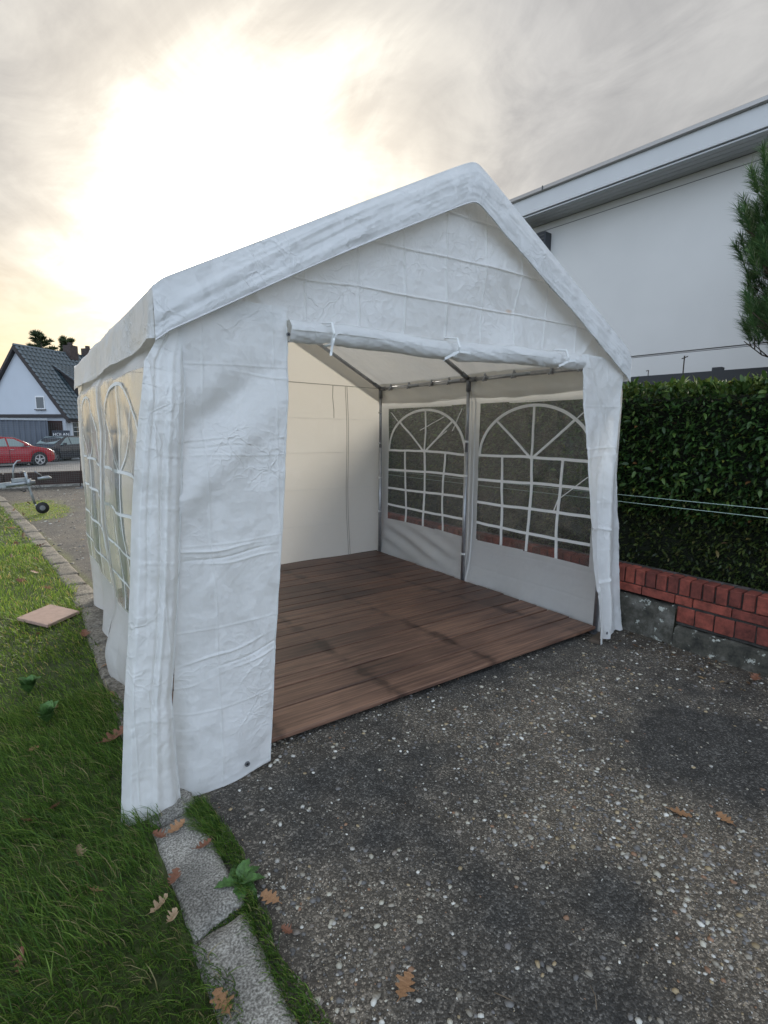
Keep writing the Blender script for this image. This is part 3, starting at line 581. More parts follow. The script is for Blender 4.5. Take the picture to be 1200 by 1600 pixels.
# --- side walls with windows
WIN = [(2.30, 3.52), (3.68, 4.98)]; WZ0, WZ1 = .475, 1.745
def side_wall(side):
    seed = 100 if side > 0 else 200
    x_at = (lambda y, z: 0)
    if side > 0:
        def xs_(y, z):
            d = cloth(y, z, seed, .55)
            sag = .012*np.sin(PI*(y-2.15)/1.47*1)**2
            hem = -.05*np.exp(-(z/.22)**2)-.02*np.sin(y*9+1)*np.exp(-(z/.35)**2)*.6
            # diagonal drag folds in the skirt of the back panel
            drag = .016*np.sin((z*1.0+(5.1-y)*.28)*38)*np.exp(-((z-.28)/.16)**2)*np.clip((y-3.7)/.4, 0, 1)*np.clip((5.1-y)/.2, 0, 1)
            top = .010*np.sin((z-(y-3.6)*.6)*26)*np.exp(-((z-1.88)/.09)**2)
            pinch = -.05*np.exp(-((y-3.6)/.05)**2)*0
            return 3.515-.035*sstep(z, 1.76, 1.85)+d+sag+hem+drag+top+pinch
    else:
        def xs_(y, z):
            d = cloth(y, z, seed, .55)
            bel = -.018*np.sin(PI*np.clip((y-2.15)/2.9, 0, 1))
            f = .030*np.sin(z*5.2+y*1.6)*np.exp(-((z-.6)/.6)**2)
            skirt = (-.055-.02*fbm(y*3, z*4, 3, 222))*np.exp(-((z-.13)/.2)**2)*sstep(3.85-y, 0, .5)
            tuck = .03*np.sin((y-2.2)*9)*np.exp(-(z/.4)**2)
            fold = .010*np.sin((y*1.0-z*.35)*9)*sstep(z, .2, .9)*np.exp(-((z-1.2)/.7)**2)
            return .425+.045*sstep(z, 1.72, 1.85)+d+bel+f*.6+skirt+tuck+fold
    z0f = (lambda y: .015+.01*np.sin(y*3.1)) if side > 0 else (lambda y: .02+.035*sstep(y, 3.6, 3.9)*np.sin((y-3.7)*2.1)+.0*y)
    y0, y1 = (2.13, 5.14)
    def F(U, V):
        y = lerp(y0, y1, U); z = lerp(z0f(y), 2.03, V); return xs_(y, z), y, z
    def inw(U, V):
        y = lerp(y0, y1, U); z = lerp(z0f(y), 2.03, V); r = np.zeros(y.shape, bool)
        for a, b in WIN: r |= (y > a) & (y < b) & (z > WZ0) & (z < WZ1)
        return r
    wall = sheet('side_wall', F, 302, 210, MT['side_tarp'], tent, mask=lambda U, V: ~inw(U, V))
    off = -.004*side; thin = 1 if side > 0 else .7
    for a, b in WIN:
        wn = empty('window', (0, 0, 0)); wn.parent = tent
        def Ff(U, V, a=a, b=b):
            y = lerp(a-.012, b+.012, U); z = lerp(WZ0-.012, WZ1+.012, V); cr_ = .006*ridged(y*2.2+z, z*2-y*1.2, 2, seed+70)
            return xs_(y, z)+.002*side+cr_, y, z
        sheet('window_film', Ff, 110, 110, MT['film'], wn)
        def strip(name, pts, wd=.0115, wob=.006, k=0):
            pts = np.array(pts, float); n = len(pts)
            t = np.gradient(pts, axis=0); t /= np.linalg.norm(t, axis=1)[:, None]+1e-9; nrm = np.stack([-t[:, 1], t[:, 0]], 1); wd = wd*thin
            pts = pts+nrm*(wob*fbm(pts[:, 0]*4+k, pts[:, 1]*4, 2, seed+k))[:, None]
            A = pts+nrm*wd; B = pts-nrm*wd; Vv = []
            for o_ in (off, -off):
                for q in (A, B): Vv.append(np.stack([xs_(q[:, 0], q[:, 1])+o_, q[:, 0], q[:, 1]], 1))
            V_ = np.concatenate(Vv); i_ = np.arange(n-1)
            F_ = np.concatenate([np.stack([i_, i_+1, n+i_+1, n+i_], 1), np.stack([2*n+i_, 2*n+i_+1, 3*n+i_+1, 3*n+i_], 1)])
            mesh_np(name, V_, F_, MT['bar'], wn, True)
        m_ = (a+b)/2; hw = (b-a)/2; zs = 1.272
        for j, zz in enumerate((zs, 1.06, .85, .645)):
            strip('window_bar', [(lerp(a, b, t), zz+.012*math.sin(t*3+j)) for t in np.linspace(0, 1, 60)], k=j)
        for j, yy in enumerate((lerp(a, b, .25), m_, lerp(a, b, .75))):
            strip('window_bar', [(yy+.012*math.sin(t*4+j*2), lerp(WZ0, zs, t)) for t in np.linspace(0, 1, 60)], k=10+j)
        ra = hw-.015; rb = 1.715-zs
        strip('window_arch', [(m_-ra*math.cos(t), zs+rb*math.sin(t)) for t in np.linspace(0, PI, 90)], .0125, .002, 20)
        for j, an in enumerate((PI*.26, PI*.5, PI*.74)):
            strip('window_bar', [(m_+ra*.98*math.cos(an)*t, zs+rb*.98*math.sin(an)*t) for t in np.linspace(0.01, 1, 40)], .0095, .005, 30+j)
        if side > 0:
            cr = [((4.80, 1.60), (4.93, 1.70)), ((4.03, 1.64), (4.42, 1.50)), ((3.76, 1.71), (3.90, 1.50)), ((3.98, 1.50), (4.20, 1.37))] if b > 4 else [((2.33, 1.72), (2.62, 1.50)), ((2.36, 1.16), (2.62, .96)), ((2.62, .96), (2.66, .86))]
            for j, (p, q) in enumerate(cr): strip('film_crease', [(lerp(p[0], q[0], t), lerp(p[1], q[1], t)) for t in np.linspace(0, 1, 14)], .0030, .006, 40+j)
    # seam tapes beside the middle leg and round the wall
    for yy in ((3.575, 3.625) if side > 0 else (3.585,)):
        def Fs(U, V, yy=yy):
            y = yy+(U-.5)*(.03 if side < 0 else .018); z = lerp(.02, 2.0, V); return xs_(y, z)-.004*side*(1 if side > 0 else -1)*1.0+(0 if side > 0 else -.009), y, z
        sheet('seam_tape', Fs, 3, 120, MT['bar'], tent)
    return xs_
side_wall(1); side_wall(-1)

# --- back wall
def Fb(U, V):
    x = lerp(XL+.0, XR+.01, U); zt = np.minimum(ZE-.03+SL*(x-XL), ZE-.03+SL*(XR-x))-.02
    z = lerp(.055, 1, V)*1.0; z = lerp(.06, zt, V)
    y = 5.135+cloth(x, z, 300, .35, .9, .42, 1.2)+.010*np.exp(-(z/.15)**2)*np.sin(x*8)
    return x, y, z
sheet('back_wall', Fb, 240, 210, MT['side_tarp'], tent, flip=True)
def back_strip(name, pts, wd, mat='seam', dy=-.006):
    bm = bmesh.new()
    for a, b in zip(pts[:-1], pts[1:]):
        a = Vector(a); b = Vector(b); t = (b-a).normalized(); nrm = Vector((t.z, 0, -t.x))*wd
        q = [a+nrm, b+nrm, b-nrm, a-nrm]; f0 = [bm.verts.new((v.x, 5.125+dy, v.z)) for v in q]; f1 = [bm.verts.new((v.x, 5.125+dy+.003, v.z)) for v in q]
        bm.faces.new(f0); bm.faces.new(f1[::-1])
        for k in range(4): bm.faces.new((f0[k], f1[k], f1[(k+1) % 4], f0[(k+1) % 4]))
    bmesh.ops.recalc_face_normals(bm, faces=bm.faces); return bm_obj(name, bm, MT[mat], tent)
back_strip('seam_tape', [(XL+.05, 0, 1.985), (1.4, 0, 1.992), (2.3, 0, 1.99), (XR-.06, 0, 1.975)], .0035)
zp = [(3.02+.012*math.sin(t*7)+.03*t, 0, lerp(1.975, .05, t)) for t in np.linspace(0, 1, 14)]
back_strip('zipper', zp, .0025); back_strip('zipper', [(p[0]+.022, 0, p[2]) for p in zp], .0025)
back_strip('tie_cord', [(2.865, 0, 1.98), (2.86, 0, 1.85), (2.875, 0, 1.72), (2.875, 0, 1.63)], .003)
for zz in (1.62, 1.25, .85, .45): back_strip('fold_crease', [(XL+.05, 0, zz), (1.5, 0, zz+.01), (3.4, 0, zz-.005)], .0016, 'tape', -.001)

# --- roof cover
def roofline(x): return ZE+SL*(XM-XL)-SL*np.sqrt((x-XM)**2+.0012)+.006
def RR(y): return np.interp(y, [2.04, 2.45], [3.455, 3.512])
def Fr(U, V):
    # profile: left valance up, left slope, right slope, right valance down
    s = U*4.05; vl = .19; sl = math.hypot(XM-XL, ZR-ZE)
    y = lerp(YF-.024, YB+.02, V)
    tot = 2*vl+2*sl; s = U*tot
    x = np.where(s < vl, XL-.012, np.where(s > tot-vl, RR(y), 0)); z = np.zeros_like(s)
    t = np.clip((s-vl)/(2*sl), 0, 1); xs2 = lerp(XL-.012, RR(y), t); zs2 = roofline(xs2)
    z = np.where(s < vl, zs2-(vl-s), np.where(s > tot-vl, zs2-(s-(tot-vl)), zs2)); x = np.where((s >= vl) & (s <= tot-vl), xs2, x)
    # eave rounding
    ed = np.exp(-((s-vl)/.03)**2)+np.exp(-((s-tot+vl)/.03)**2); z = z-.012*ed
    yy = np.abs(((y-2.17) % 1.45)/1.45-.5)*2      # 1 at the rafters
    slope = ((s >= vl) & (s <= tot-vl))
    sag = -.028*(1-yy**2)*np.sin(PI*t)*slope
    n = cloth(s, y, 400, 1.3, .6, .5, .8)+.008*fbm(s*1.3, y*3, 3, 402)
    fade = sstep(y, YF-.03, YF+.03)
    z = z+(sag+n*.9*slope)*fade; 
    sv = np.clip((vl-s)/vl, 0, 1)+np.clip((s-tot+vl)/vl, 0, 1)
    wob = (.014*np.sin(y*4.3+1)+.016*fbm(y*2.4, s*4, 2, 405)+n*.9)*sv
    x = x+np.where(s < vl, -wob-.02*sv, np.where(s > tot-vl, wob, 0))*fade
    z = z-(.010*fbm(y*2.2, s*0, 2, 407)+.02*np.sin(PI*np.clip((y-2.1)/3, 0, 1)))*sv*fade
    return x, y, z
roof = sheet('roof_cover', Fr, 330, 240, MT['roof_tarp'], tent, flip=True)
def Fv(U, V):
    x = lerp(XL-.012, 3.455, U); zr = roofline(x)-.012*(np.exp(-((x-XL+.012)/.03)**2)+np.exp(-((x-3.455)/.03)**2))
    dp = .180+.006*np.sin(x*4); z = zr-dp*V
    fade = sstep(V, 0, .25)
    d = cloth(x*1.1, z*1.1, 500, .9, .5, .4, .3)+.008*ridged(x*1.6, V*2.2+x*.7, 4, 503)
    return x, YF-.024-.008*np.sin(V*PI*.75)*fade-d*fade, z
sheet('front_valance', Fv, 420, 36, MT['roof_tarp'], tent)
def Fh(U, V):      # piped hem along the valance
    x, y, z = Fv(U, np.ones_like(U)); a = V*2*PI; return x, y-.004*np.cos(a), z-.004*np.sin(a)
sheet('valance_hem', Fh, 200, 7, MT['roof_tarp'], tent)
def Fvb(U, V):
    x = lerp(XL-.012, XR+.012, U); return x, YB+.02+.01*np.sin(V*3), roofline(x)-.18*V
sheet('back_valance', Fvb, 60, 6, MT['roof_tarp'], tent)

# --- front gable and door panels
def Fg(U, V):
    x = lerp(.50, 3.42, U); zt = roofline(x)-.10; zb = np.minimum(1.93+.02*U, zt-.02)
    z = lerp(zb, zt, V)
    n = cloth(x, z, 600, 1.15, .265, .215, 1.7)
    dragL = .016*np.exp(-(((z-1.93)-(x-.95)*-.9)/.03)**2)*np.exp(-((x-.82)/.15)**2)
    dragR = .012*np.exp(-(((z-1.95)-(x-2.95)*.9)/.03)**2)*np.exp(-((x-3.05)/.15)**2)
    return x, YF+.05-n-dragL-dragR, z
sheet('gable_panel', Fg, 760, 230, MT['tarp'], tent)
def Fd(U, V):        # left door panel, V from top to bottom
    z = lerp(2.0, .0, V); f = 1-z/2.0
    xl = lerp(.53, .395, f)-.02*np.sin(PI*f)*0; xr = lerp(.955, .805, np.clip((f-.03)/.97, 0, 1)**1.25)+.003*np.sin(f*7)
    xr = np.where(f < .1, .955, xr)
    x = lerp(xl, xr, U); zz = z+.03*U*f-.01*np.sin(U*3)*f
    y = YF+.015-.045*f
    diag = .045*np.exp(-(((z-1.62)-(x-.72)*.75)/.075)**2)*np.clip((1.93-z)/.2, 0, 1)*(.15+.85*(1-U))
    diag2 = -.022*(1-.75*U)*np.exp(-(((z-1.42)-(x-.72)*.9)/.08)**2)
    hc = 0
    for (h, a, t) in ((1.46, .010, .0), (1.43, -.006, 0), (1.02, .012, .0), (.99, -.010, .02), (.965, .008, 0), (.585, .010, .05), (.53, -.009, .06), (.50, .009, .06), (1.72, .006, -.02), (.28, .004, .0)):
        hc = hc+.5*a*np.exp(-((z-h-t*(U-.5)-.006*np.sin(U*9+h*20))/.0045)**2)*(.6+.5*np.sin(U*5+h*31))
    n = cloth(x*1.2, z*1.2, 700, 1.0, .36, .42, .6)
    curl = .05*np.exp(-((U-0)/.12)**2)*sstep(f, .6, .95)
    y = y-n-hc+diag+diag2+curl-.02*np.sin(U*PI)*sstep(f, .3, 1)
    return x, y, zz
sheet('door_panel', Fd, 160, 560, MT['tarp'], tent, flip=True)
def edge_roll(name, F, ue, vs, r, mat):      # sewn edge
    v = np.linspace(vs[0], vs[1], 160); x, y, z = F(np.full_like(v, ue), v); bm = bmesh.new()
    tube(bm, list(zip(x, y, z)), r, 6); bmesh.ops.recalc_face_normals(bm, faces=bm.faces); return bm_obj(name, bm, mat, tent, True)
edge_roll('door_hem', Fd, 1.0, (.04, 1), .0035, MT['tarp'])
def Fs1(U, V):       # left corner strip wrapping round to the side
    z = lerp(1.93, .0, V); f = 1-z/1.93
    xl = np.interp(f, [0, .05, .10, .25, .5, .75, 1], [.47, .445, .385, .348, .300, .240, .205]); xr = np.interp(f, [0, .06, .25, .5, .75, 1], [.545, .545, .510, .462, .408, .415])
    x = lerp(xl, xr, U)+.004*np.sin(f*11+U*2)
    y = YF+.012-.040*sstep(f, .03, .2)-.055*f
    fold = .013*np.exp(-((U-.50-.07*np.sin(f*3))/.05)**2)*sstep(f, .15, .4)*(1-.7*sstep(f, .75, .95))-.010*np.exp(-((U-.60-.05*np.sin(f*4))/.08)**2)*sstep(f, .0, .2)+.006*np.exp(-((U-.25-.1*f)/.04)**2)*(1-sstep(f, .4, .7))
    back = .16*np.clip(.14-U, 0, 1)/.14*sstep(f, .08, .2)
    n = cloth(x*1.5, z*1.5, 800, 1.2, .2, .3, .6)+.002*ridged(x*12, z*9, 2, 804)
    y = y+fold+back**1.5*.7-n+.03*np.exp(-((1-U)/.1)**2)
    zz = z+.015*np.sin(U*5)*f-.035*U*f*0
    return x-.01*back, y, zz
sheet('corner_flap', Fs1, 90, 300, MT['tarp'], tent, flip=True)
edge_roll('flap_hem', Fs1, 1.0, (.03, 1), .003, MT['tarp'])
def Fd2(U, V):       # right door panel, gathered narrow
    z = lerp(1.98, -.0, V); f = 1-z/1.98
    xl = np.interp(f, [0, .05, .32, .62, .8, .83, 1], [2.94, 2.955, 3.02, 3.10, 3.20, 3.22, 3.275]); xr = np.interp(f, [0, .05, .2, .33, .43, .62, .8, 1], [3.40, 3.41, 3.39, 3.33, 3.31, 3.33, 3.36, 3.40])
    x = lerp(xl, xr, U)+.008*np.sin(f*14)*sstep(f, .2, .5)
    y = YF-.0-.06*f
    g_ = sstep(f, .1, .5); fold = (.022*np.sin(U*PI*2.2+f*2)+.010*np.sin(U*13+f*5))*g_
    n = cloth(x*1.2, z*1.2, 900, 1.3, .3, .4, .8)
    hc = .009*np.exp(-((f-.565-.03*U)/.004)**2)+.010*np.exp(-((f-.80+.03*U)/.006)**2)+.005*np.exp(-((f-.3)/.003)**2)
    dg = .012*np.exp(-(((z-1.75)+(x-3.1)*1.9)/.05)**2)
    return x, y-fold-n-hc-dg, z-.05*(1-U)*f*0+.04*U*f
sheet('door_panel', Fd2, 80, 300, MT['tarp'], tent, flip=True)
edge_roll('door_hem', Fd2, 0.0, (.05, 1), .003, MT['tarp'])
def Fs2(U, V):       # right corner strip
    z = lerp(1.93, .0, V); f = 1-z/1.93
    xl = np.interp(f, [0, .3, .6, .8, 1], [3.38, 3.33, 3.32, 3.40, 3.50]); xr = np.interp(f, [0, .3, .6, .85, 1], [3.45, 3.505, 3.59, 3.65, 3.69])
    x = lerp(xl, xr, U); n = cloth(x*1.3, z*1.3, 950, 1.2, .2, .35, .8)
    y = YF+.03-.02*f+.014*np.sin(U*7+f*4)-n+.03*U*U
    return x, y, z+.02*np.sin(U*4)*f
sheet('corner_flap', Fs2, 40, 240, MT['tarp'], tent, flip=True)
# --- rolled up door curtain and its ties
def Froll(U, V):
    x = lerp(.955, 2.965, U); a = V*2*PI; r = .043+.006*fbm(x*3, V*3, 3, 1001)+.008*ridged(x*7+np.sin(a)*1.5, np.cos(a)*1.5+x*2, 4, 1003)
    pinch = sum(np.exp(-((x-c)/.03)**2) for c in (1.14, 1.86, 2.74)); r = r*(1-.22*pinch)*(1-.25*sstep(U, .96, 1))
    zc = 1.908+.028*U-.012*np.sin(PI*U)*1+.006*np.sin(x*6)
    return x, YF-.012-r*np.cos(a)*.9+.02, zc+r*np.sin(a)
sheet('rolled_curtain', Froll, 300, 36, MT['tarp'], tent)
for xt, zt in ((1.14, 1.875), (1.86, 1.885), (2.74, 1.905)):
    bm = bmesh.new()
    tube(bm, [(xt, YF+.05, zt+.09), (xt, YF-.04, zt+.075), (xt, YF-.058, zt+.03), (xt, YF-.03, zt-.012), (xt, YF+.03, zt-.012)], .006, 6)
    def ribbon(pts, wd):
        pr_ = None
        for p in pts:
            q = [bm.verts.new((p[0]-wd, YF-.055+p[2], p[1])), bm.verts.new((p[0]+wd, YF-.055+p[2], p[1]+wd*.3))]
            if pr_: bm.faces.new((pr_[0], pr_[1], q[1], q[0]))
            pr_ = q
    dirs = ((-.015, -.065), (.03, .03)) if xt < 1.5 else (((-.10, -.045), (.075, .0)) if xt < 2.5 else ((-.09, -.035), (.075, .012)))
    for dx_, dz_ in dirs: ribbon([(xt+dx_*t, zt+.01+dz_*t+.008*math.sin(t*5), -.004*math.sin(t*6)) for t in np.linspace(0, 1, 6)], .006 if abs(dx_) < .04 else .006)
    # a wider flat end for the sideways ribbons
    if xt > 1.5: 
        for dx_, dz_ in dirs: box(bm, (xt+dx_*.5, YF-.058, zt+.01+dz_*.5), (abs(dx_), .0015, .012), Matrix.Rotation(-math.atan2(dz_, dx_), 3, 'Y'))
    bm_obj('tie_tape', bm, MT['tape'], tent)
def eyelet(x, y, z, r=.012):
    bm = bmesh.new(); n = 16
    for k in range(n):
        a0, a1 = 2*PI*k/n, 2*PI*(k+1)/n
        for (ra, rb, ya, yb) in ((r*.5, r, -.003, -.003), (r, r, -.003, .002), (r*.5, r*.5, -.003, .002)):
            q = [bm.verts.new((x+ra*math.cos(a0), y+ya, z+ra*math.sin(a0))), bm.verts.new((x+ra*math.cos(a1), y+ya, z+ra*math.sin(a1))), bm.verts.new((x+rb*math.cos(a1), y+yb, z+rb*math.sin(a1))), bm.verts.new((x+rb*math.cos(a0), y+yb, z+rb*math.sin(a0)))]
            if len({tuple(v.co) for v in q}) == 4: bm.faces.new(q)
    o = bm_obj('eyelet', bm, MT['dark_steel'], tent)
    bm = bmesh.new(); cyl(bm, (x, y-.001, z), r*.5, .002, 'y', 12); bm_obj('eyelet_hole', bm, MT['rubber'], tent)
X_, Y_, Z_ = Fd(np.array([.72]), np.array([.972])); eyelet(float(X_[0]), float(Y_[0])-.006, float(Z_[0]), .0115)
X_, Y_, Z_ = Fd2(np.array([.62]), np.array([.975])); eyelet(float(X_[0]), float(Y_[0])-.006, float(Z_[0]), .010)
X_, Y_, Z_ = Fd(np.array([1.0]), np.array([.055])); eyelet(float(X_[0])+.004, float(Y_[0])-.006, float(Z_[0]), .008)

# ================================================================== BRICK WALL AND HEDGE
def wx(y): return 3.72+(2.15-y)*.03
wall_dir = Vector((-.03, 1, 0)).normalized(); wrz = math.atan2(.03, 1)
def brick_mat():
    M, nt, N, L, P = newmat('red_brick'); oi = N.new('ShaderNodeObjectInfo'); tc = N.new('ShaderNodeTexCoord'); geo = N.new('ShaderNodeNewGeometry')
    cr_ = N.new('ShaderNodeValToRGB'); e = cr_.color_ramp.elements; e[0].color = (.13, .032, .024, 1); e[1].color = (.30, .070, .045, 1); L.new(oi.outputs['Random'], cr_.inputs[0])
    n = N.new('ShaderNodeTexNoise'); n.inputs['Scale'].default_value = 14; n.inputs['Detail'].default_value = 8; n.inputs['Roughness'].default_value=.7; L.new(geo.outputs['Position'], n.inputs['Vector'])
    r = N.new('ShaderNodeMapRange'); L.new(n.outputs[0], r.inputs[0]); r.inputs[1].default_value = .3; r.inputs[2].default_value = .7; r.inputs[3].default_value = .35; r.inputs[4].default_value = 1.45
    vs = N.new('ShaderNodeVectorMath'); vs.operation = 'SCALE'; L.new(cr_.outputs[0], vs.inputs[0]); L.new(r.outputs[0], vs.inputs['Scale']); L.new(vs.outputs[0], P.inputs['Base Color']); P.inputs['Roughness'].default_value = .75
    n4 = N.new('ShaderNodeTexNoise'); n4.inputs['Scale'].default_value = 90; n4.inputs['Detail'].default_value = 4; L.new(geo.outputs['Position'], n4.inputs['Vector'])
    b = N.new('ShaderNodeBump'); b.inputs['Strength'].default_value = .5; b.inputs['Distance'].default_value = .004; L.new(n4.outputs[0], b.inputs['Height']); L.new(b.outputs[0], P.inputs['Normal'])
    return M
MT['brick'] = brick_mat()
MT['slate'] = simple('grey_capping', (.10, .085, .085), .7, var=.3, scale=8, bump=.3)
MT['mortar'] = simple('dark_mortar', (.045, .042, .038), .95, var=.4, scale=20, bump=.6)
def conc_mat():
    M, nt, N, L, P = newmat('lichen_concrete'); geo = N.new('ShaderNodeNewGeometry')
    n = N.new('ShaderNodeTexNoise'); n.inputs['Scale'].default_value = 6; n.inputs['Detail'].default_value = 8; n.inputs['Roughness'].default_value=.7; L.new(geo.outputs['Position'], n.inputs['Vector'])
    cr_ = N.new('ShaderNodeValToRGB'); e = cr_.color_ramp.elements; e[0].position=.35; e[0].color = (.020, .020, .016, 1); e[1].position=.66; e[1].color = (.17, .16, .14, 1); k=e.new(.5); k.color=(.070,.066,.052,1); L.new(n.outputs[0], cr_.inputs[0])
    n2 = N.new('ShaderNodeTexNoise'); n2.inputs['Scale'].default_value = 11; n2.inputs['Detail'].default_value = 5; n2.inputs['Roughness'].default_value=.7; 
    mp = N.new('ShaderNodeMapping'); mp.inputs['Location'].default_value=(4.2,1.3,2.7); L.new(geo.outputs['Position'], mp.inputs[0]); L.new(mp.outputs[0], n2.inputs['Vector'])
    r = N.new('ShaderNodeMapRange'); L.new(n2.outputs[0], r.inputs[0]); r.inputs[1].default_value = .60; r.inputs[2].default_value = .635
    m2 = N.new('ShaderNodeMix'); m2.data_type = 'RGBA'; L.new(r.outputs[0], m2.inputs[0]); L.new(cr_.outputs[0], m2.inputs[6]); m2.inputs[7].default_value = (.42, .43, .38, 1); L.new(m2.outputs[2], P.inputs['Base Color'])
    b = N.new('ShaderNodeBump'); b.inputs['Strength'].default_value = .8; b.inputs['Distance'].default_value = .02; L.new(n.outputs[0], b.inputs['Height']); L.new(b.outputs[0], P.inputs['Normal']); P.inputs['Roughness'].default_value = .9
    return M
MT['lichen'] = conc_mat()
bw = empty('brick_wall', (wx(2.15), 2.15, 0), wrz, 'low red brick garden wall on a mossy concrete footing in front of the hedge', 'wall')
# local frame: +y along the wall, front face at x=0, wall body behind (+x)
def brick_mesh(name, sx, sy, sz):
    bm = bmesh.new(); box(bm, (0, 0, 0), (sx, sy, sz), bev=.004)
    for v in bm.verts: v.co += Vector((random.uniform(-1, 1), random.uniform(-1, 1), random.uniform(-1, 1)))*.0012
    me = bpy.data.meshes.new(name); bm.to_mesh(me); bm.free(); me.materials.append(MT['brick']); return me
Y0, Y1 = -3.4, 6.6      # wall extent along its own length
mh = [brick_mesh('brick', .115, .0665, .115) for _ in range(3)]
mh2 = brick_mesh('brick', .105, .069, .095); mh2.materials.clear(); mh2.materials.append(MT['slate'])
ms = [brick_mesh('brick', .115, .232, .062) for _ in range(2)]; msh = brick_mesh('brick', .115, .112, .062)
ml = [brick_mesh('brick', .115, .114, .112) for _ in range(2)]
def put(me, x, y, z, jit=.003, rot=.012):
    o = bpy.data.objects.new('brick', me); COL.objects.link(o); o.parent = bw; o.location = (x+random.uniform(-jit, jit), y, z+random.uniform(-jit, jit)*.5)
    o.rotation_euler = (random.uniform(-rot, rot), random.uniform(-rot, rot), random.uniform(-rot, rot)); return o
pitch = .0785; nb = int((Y1-Y0)/pitch)
for k in range(nb):
    yy = Y0+(k+.5)*pitch
    o = put(random.choice(mh), .0575, yy, .4275)
    if abs(yy-(-.79)) < pitch/2:
        o.data = ml[0].copy(); o['label'] = 'spalled brick with a broken pale face'; o.scale = (.9, .6, .95)
    put(mh2, .0575+.118, yy+.02, .4275-.008)
y = Y0; k = 0
while y < Y1-.2:
    half = (k % 3 == 2); L_ = .12 if half else .24
    put(msh if half else random.choice(ms), .0575, y+L_/2, .331); y += L_; k += 1
for k in range(int((-.42-Y0)/.122)):
    put(random.choice(ml), .0575, -.42-.061-k*.122, .228)
# mortar core recessed behind the faces
bm = bmesh.new(); box(bm, (.124, (Y0+Y1)/2, .405), (.212, Y1-Y0, .124)); box(bm, (.124, (Y0+Y1)/2, .326), (.212, Y1-Y0, .034)); box(bm, (.12, (Y0-.42)/2, .23), (.216, -.42-Y0, .154)); bm_obj('mortar', bm, MT['mortar'], bw)
def footing(y0, y1, zt, proud, seed):
    nu = int((y1-y0)/.03)+2; nv = 16
    def F(U, V):
        y = lerp(y0, y1, U); 
        # face then top
        t = V; z = np.where(t < .7, lerp(-.05, zt, t/.7), zt); x = np.where(t < .7, -proud, lerp(-proud, .2, (t-.7)/.3))
        n = .012*fbm(y*4, z*6, 4, seed)+.02*fbm(y*1.3, z, 2, seed+2)
        x = x-np.where(t < .72, n+.02*(1-z/zt), 0); z = z+np.where(t > .6, .012*fbm(y*5, x*5, 3, seed+1)-.005, 0)
        return x, y, z
    sheet('concrete_footing', F, nu, nv, MT['lichen'], bw, flip=True)
footing(-.42, Y1, .285, .006, 21); footing(Y0, -.43, .150, .022, 24)

# hedge
MT['leaf'] = attr_mat('laurel_leaf', .45, trans=.2, spec=.4)
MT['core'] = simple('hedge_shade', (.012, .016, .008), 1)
MT['bark'] = simple('bark', (.06, .045, .03), .9, var=.3, scale=20, bump=.6, bscale=40)
hedge = empty('hedge', (wx(2.15)+.25, 2.15, 0), wrz, 'tall clipped evergreen laurel hedge above the brick wall', 'hedge')
HY0, HY1 = -3.6, 7.5
def hface(y, z):      # front surface of the hedge, local x
    low = np.clip((.98-z)/.25, 0, 1); return .06+.04*fbm(y*1.6, z*1.6, 3, 31)+.07*low
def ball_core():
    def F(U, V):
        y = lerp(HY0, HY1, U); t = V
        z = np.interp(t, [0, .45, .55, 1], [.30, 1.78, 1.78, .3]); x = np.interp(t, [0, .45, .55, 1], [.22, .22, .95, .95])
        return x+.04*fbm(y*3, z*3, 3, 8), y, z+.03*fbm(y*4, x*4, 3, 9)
    o = sheet('shade_core', F, 200, 40, MT['core'], hedge); o['kind'] = 'stuff'  # added near-black core: stands in for inner shade and keeps sky from showing through
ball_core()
def leaf_cloud(name, P, Nrm, size, cols, mat, parent, asp=.36, droop=.5):
    """P centres (n,3), Nrm outward directions; each leaf is six triangles folded on its midrib"""
    n = len(P); up = np.array([0, 0, 1.0])
    d = Nrm+RNG.normal(0, .55, (n, 3)); d[:, 2] -= droop*RNG.random(n)*1.0; d /= np.linalg.norm(d, axis=1)[:, None]
    s = np.cross(d, up+RNG.normal(0, .35, (n, 3))); s /= np.linalg.norm(s, axis=1)[:, None]+1e-9
    t = np.cross(s, d)
    L_ = size*RNG.uniform(.65, 1.25, n)[:, None]; W = L_*asp*.5
    fold = .25*W
    V = np.stack([P, P+d*L_*.35+s*W-t*fold*-1, P+d*L_*.4+t*0, P+d*L_*.35-s*W+t*fold, P+d*L_*.75+s*W*.75+t*(fold-.06*L_), P+d*L_*.78-t*.06*L_, P+d*L_*.75-s*W*.75+t*(fold-.06*L_), P+d*L_-t*.16*L_], 1)
    F = np.array([(0, 2, 1), (0, 3, 2), (1, 2, 5), (1, 5, 4), (3, 6, 5), (3, 5, 2), (4, 5, 7), (5, 6, 7)])[None]+(np.arange(n)*8)[:, None, None]
    return mesh_np(name, V.reshape(-1, 3), F.reshape(-1, 3), mat, parent, False, np.repeat(cols, 8, 0))
def hedge_leaves(name, n, zr, size, pal, pw, depth):
    y = RNG.uniform(HY0, HY1, n); z = RNG.uniform(*zr, n); x = hface(y, z)+RNG.uniform(0, depth, n)**1.0
    P = np.stack([x, y, z], 1); N_ = np.tile([-1.0, 0, .12], (n, 1)); N_[:, 1] += RNG.normal(0, .4, n)
    c = pal[RNG.choice(len(pal), n, p=pw)]*RNG.uniform(.7, 1.2, (n, 1))*(1+.3*fbm(y*2, z*2, 2, 77)[:, None])
    o = leaf_cloud(name, P, N_, size, c, MT['leaf'], hedge); o['kind'] = 'stuff'; return o
palU = np.array([(.020, .050, .014), (.036, .082, .020), (.062, .125, .028), (.11, .18, .035), (.18, .19, .035)])
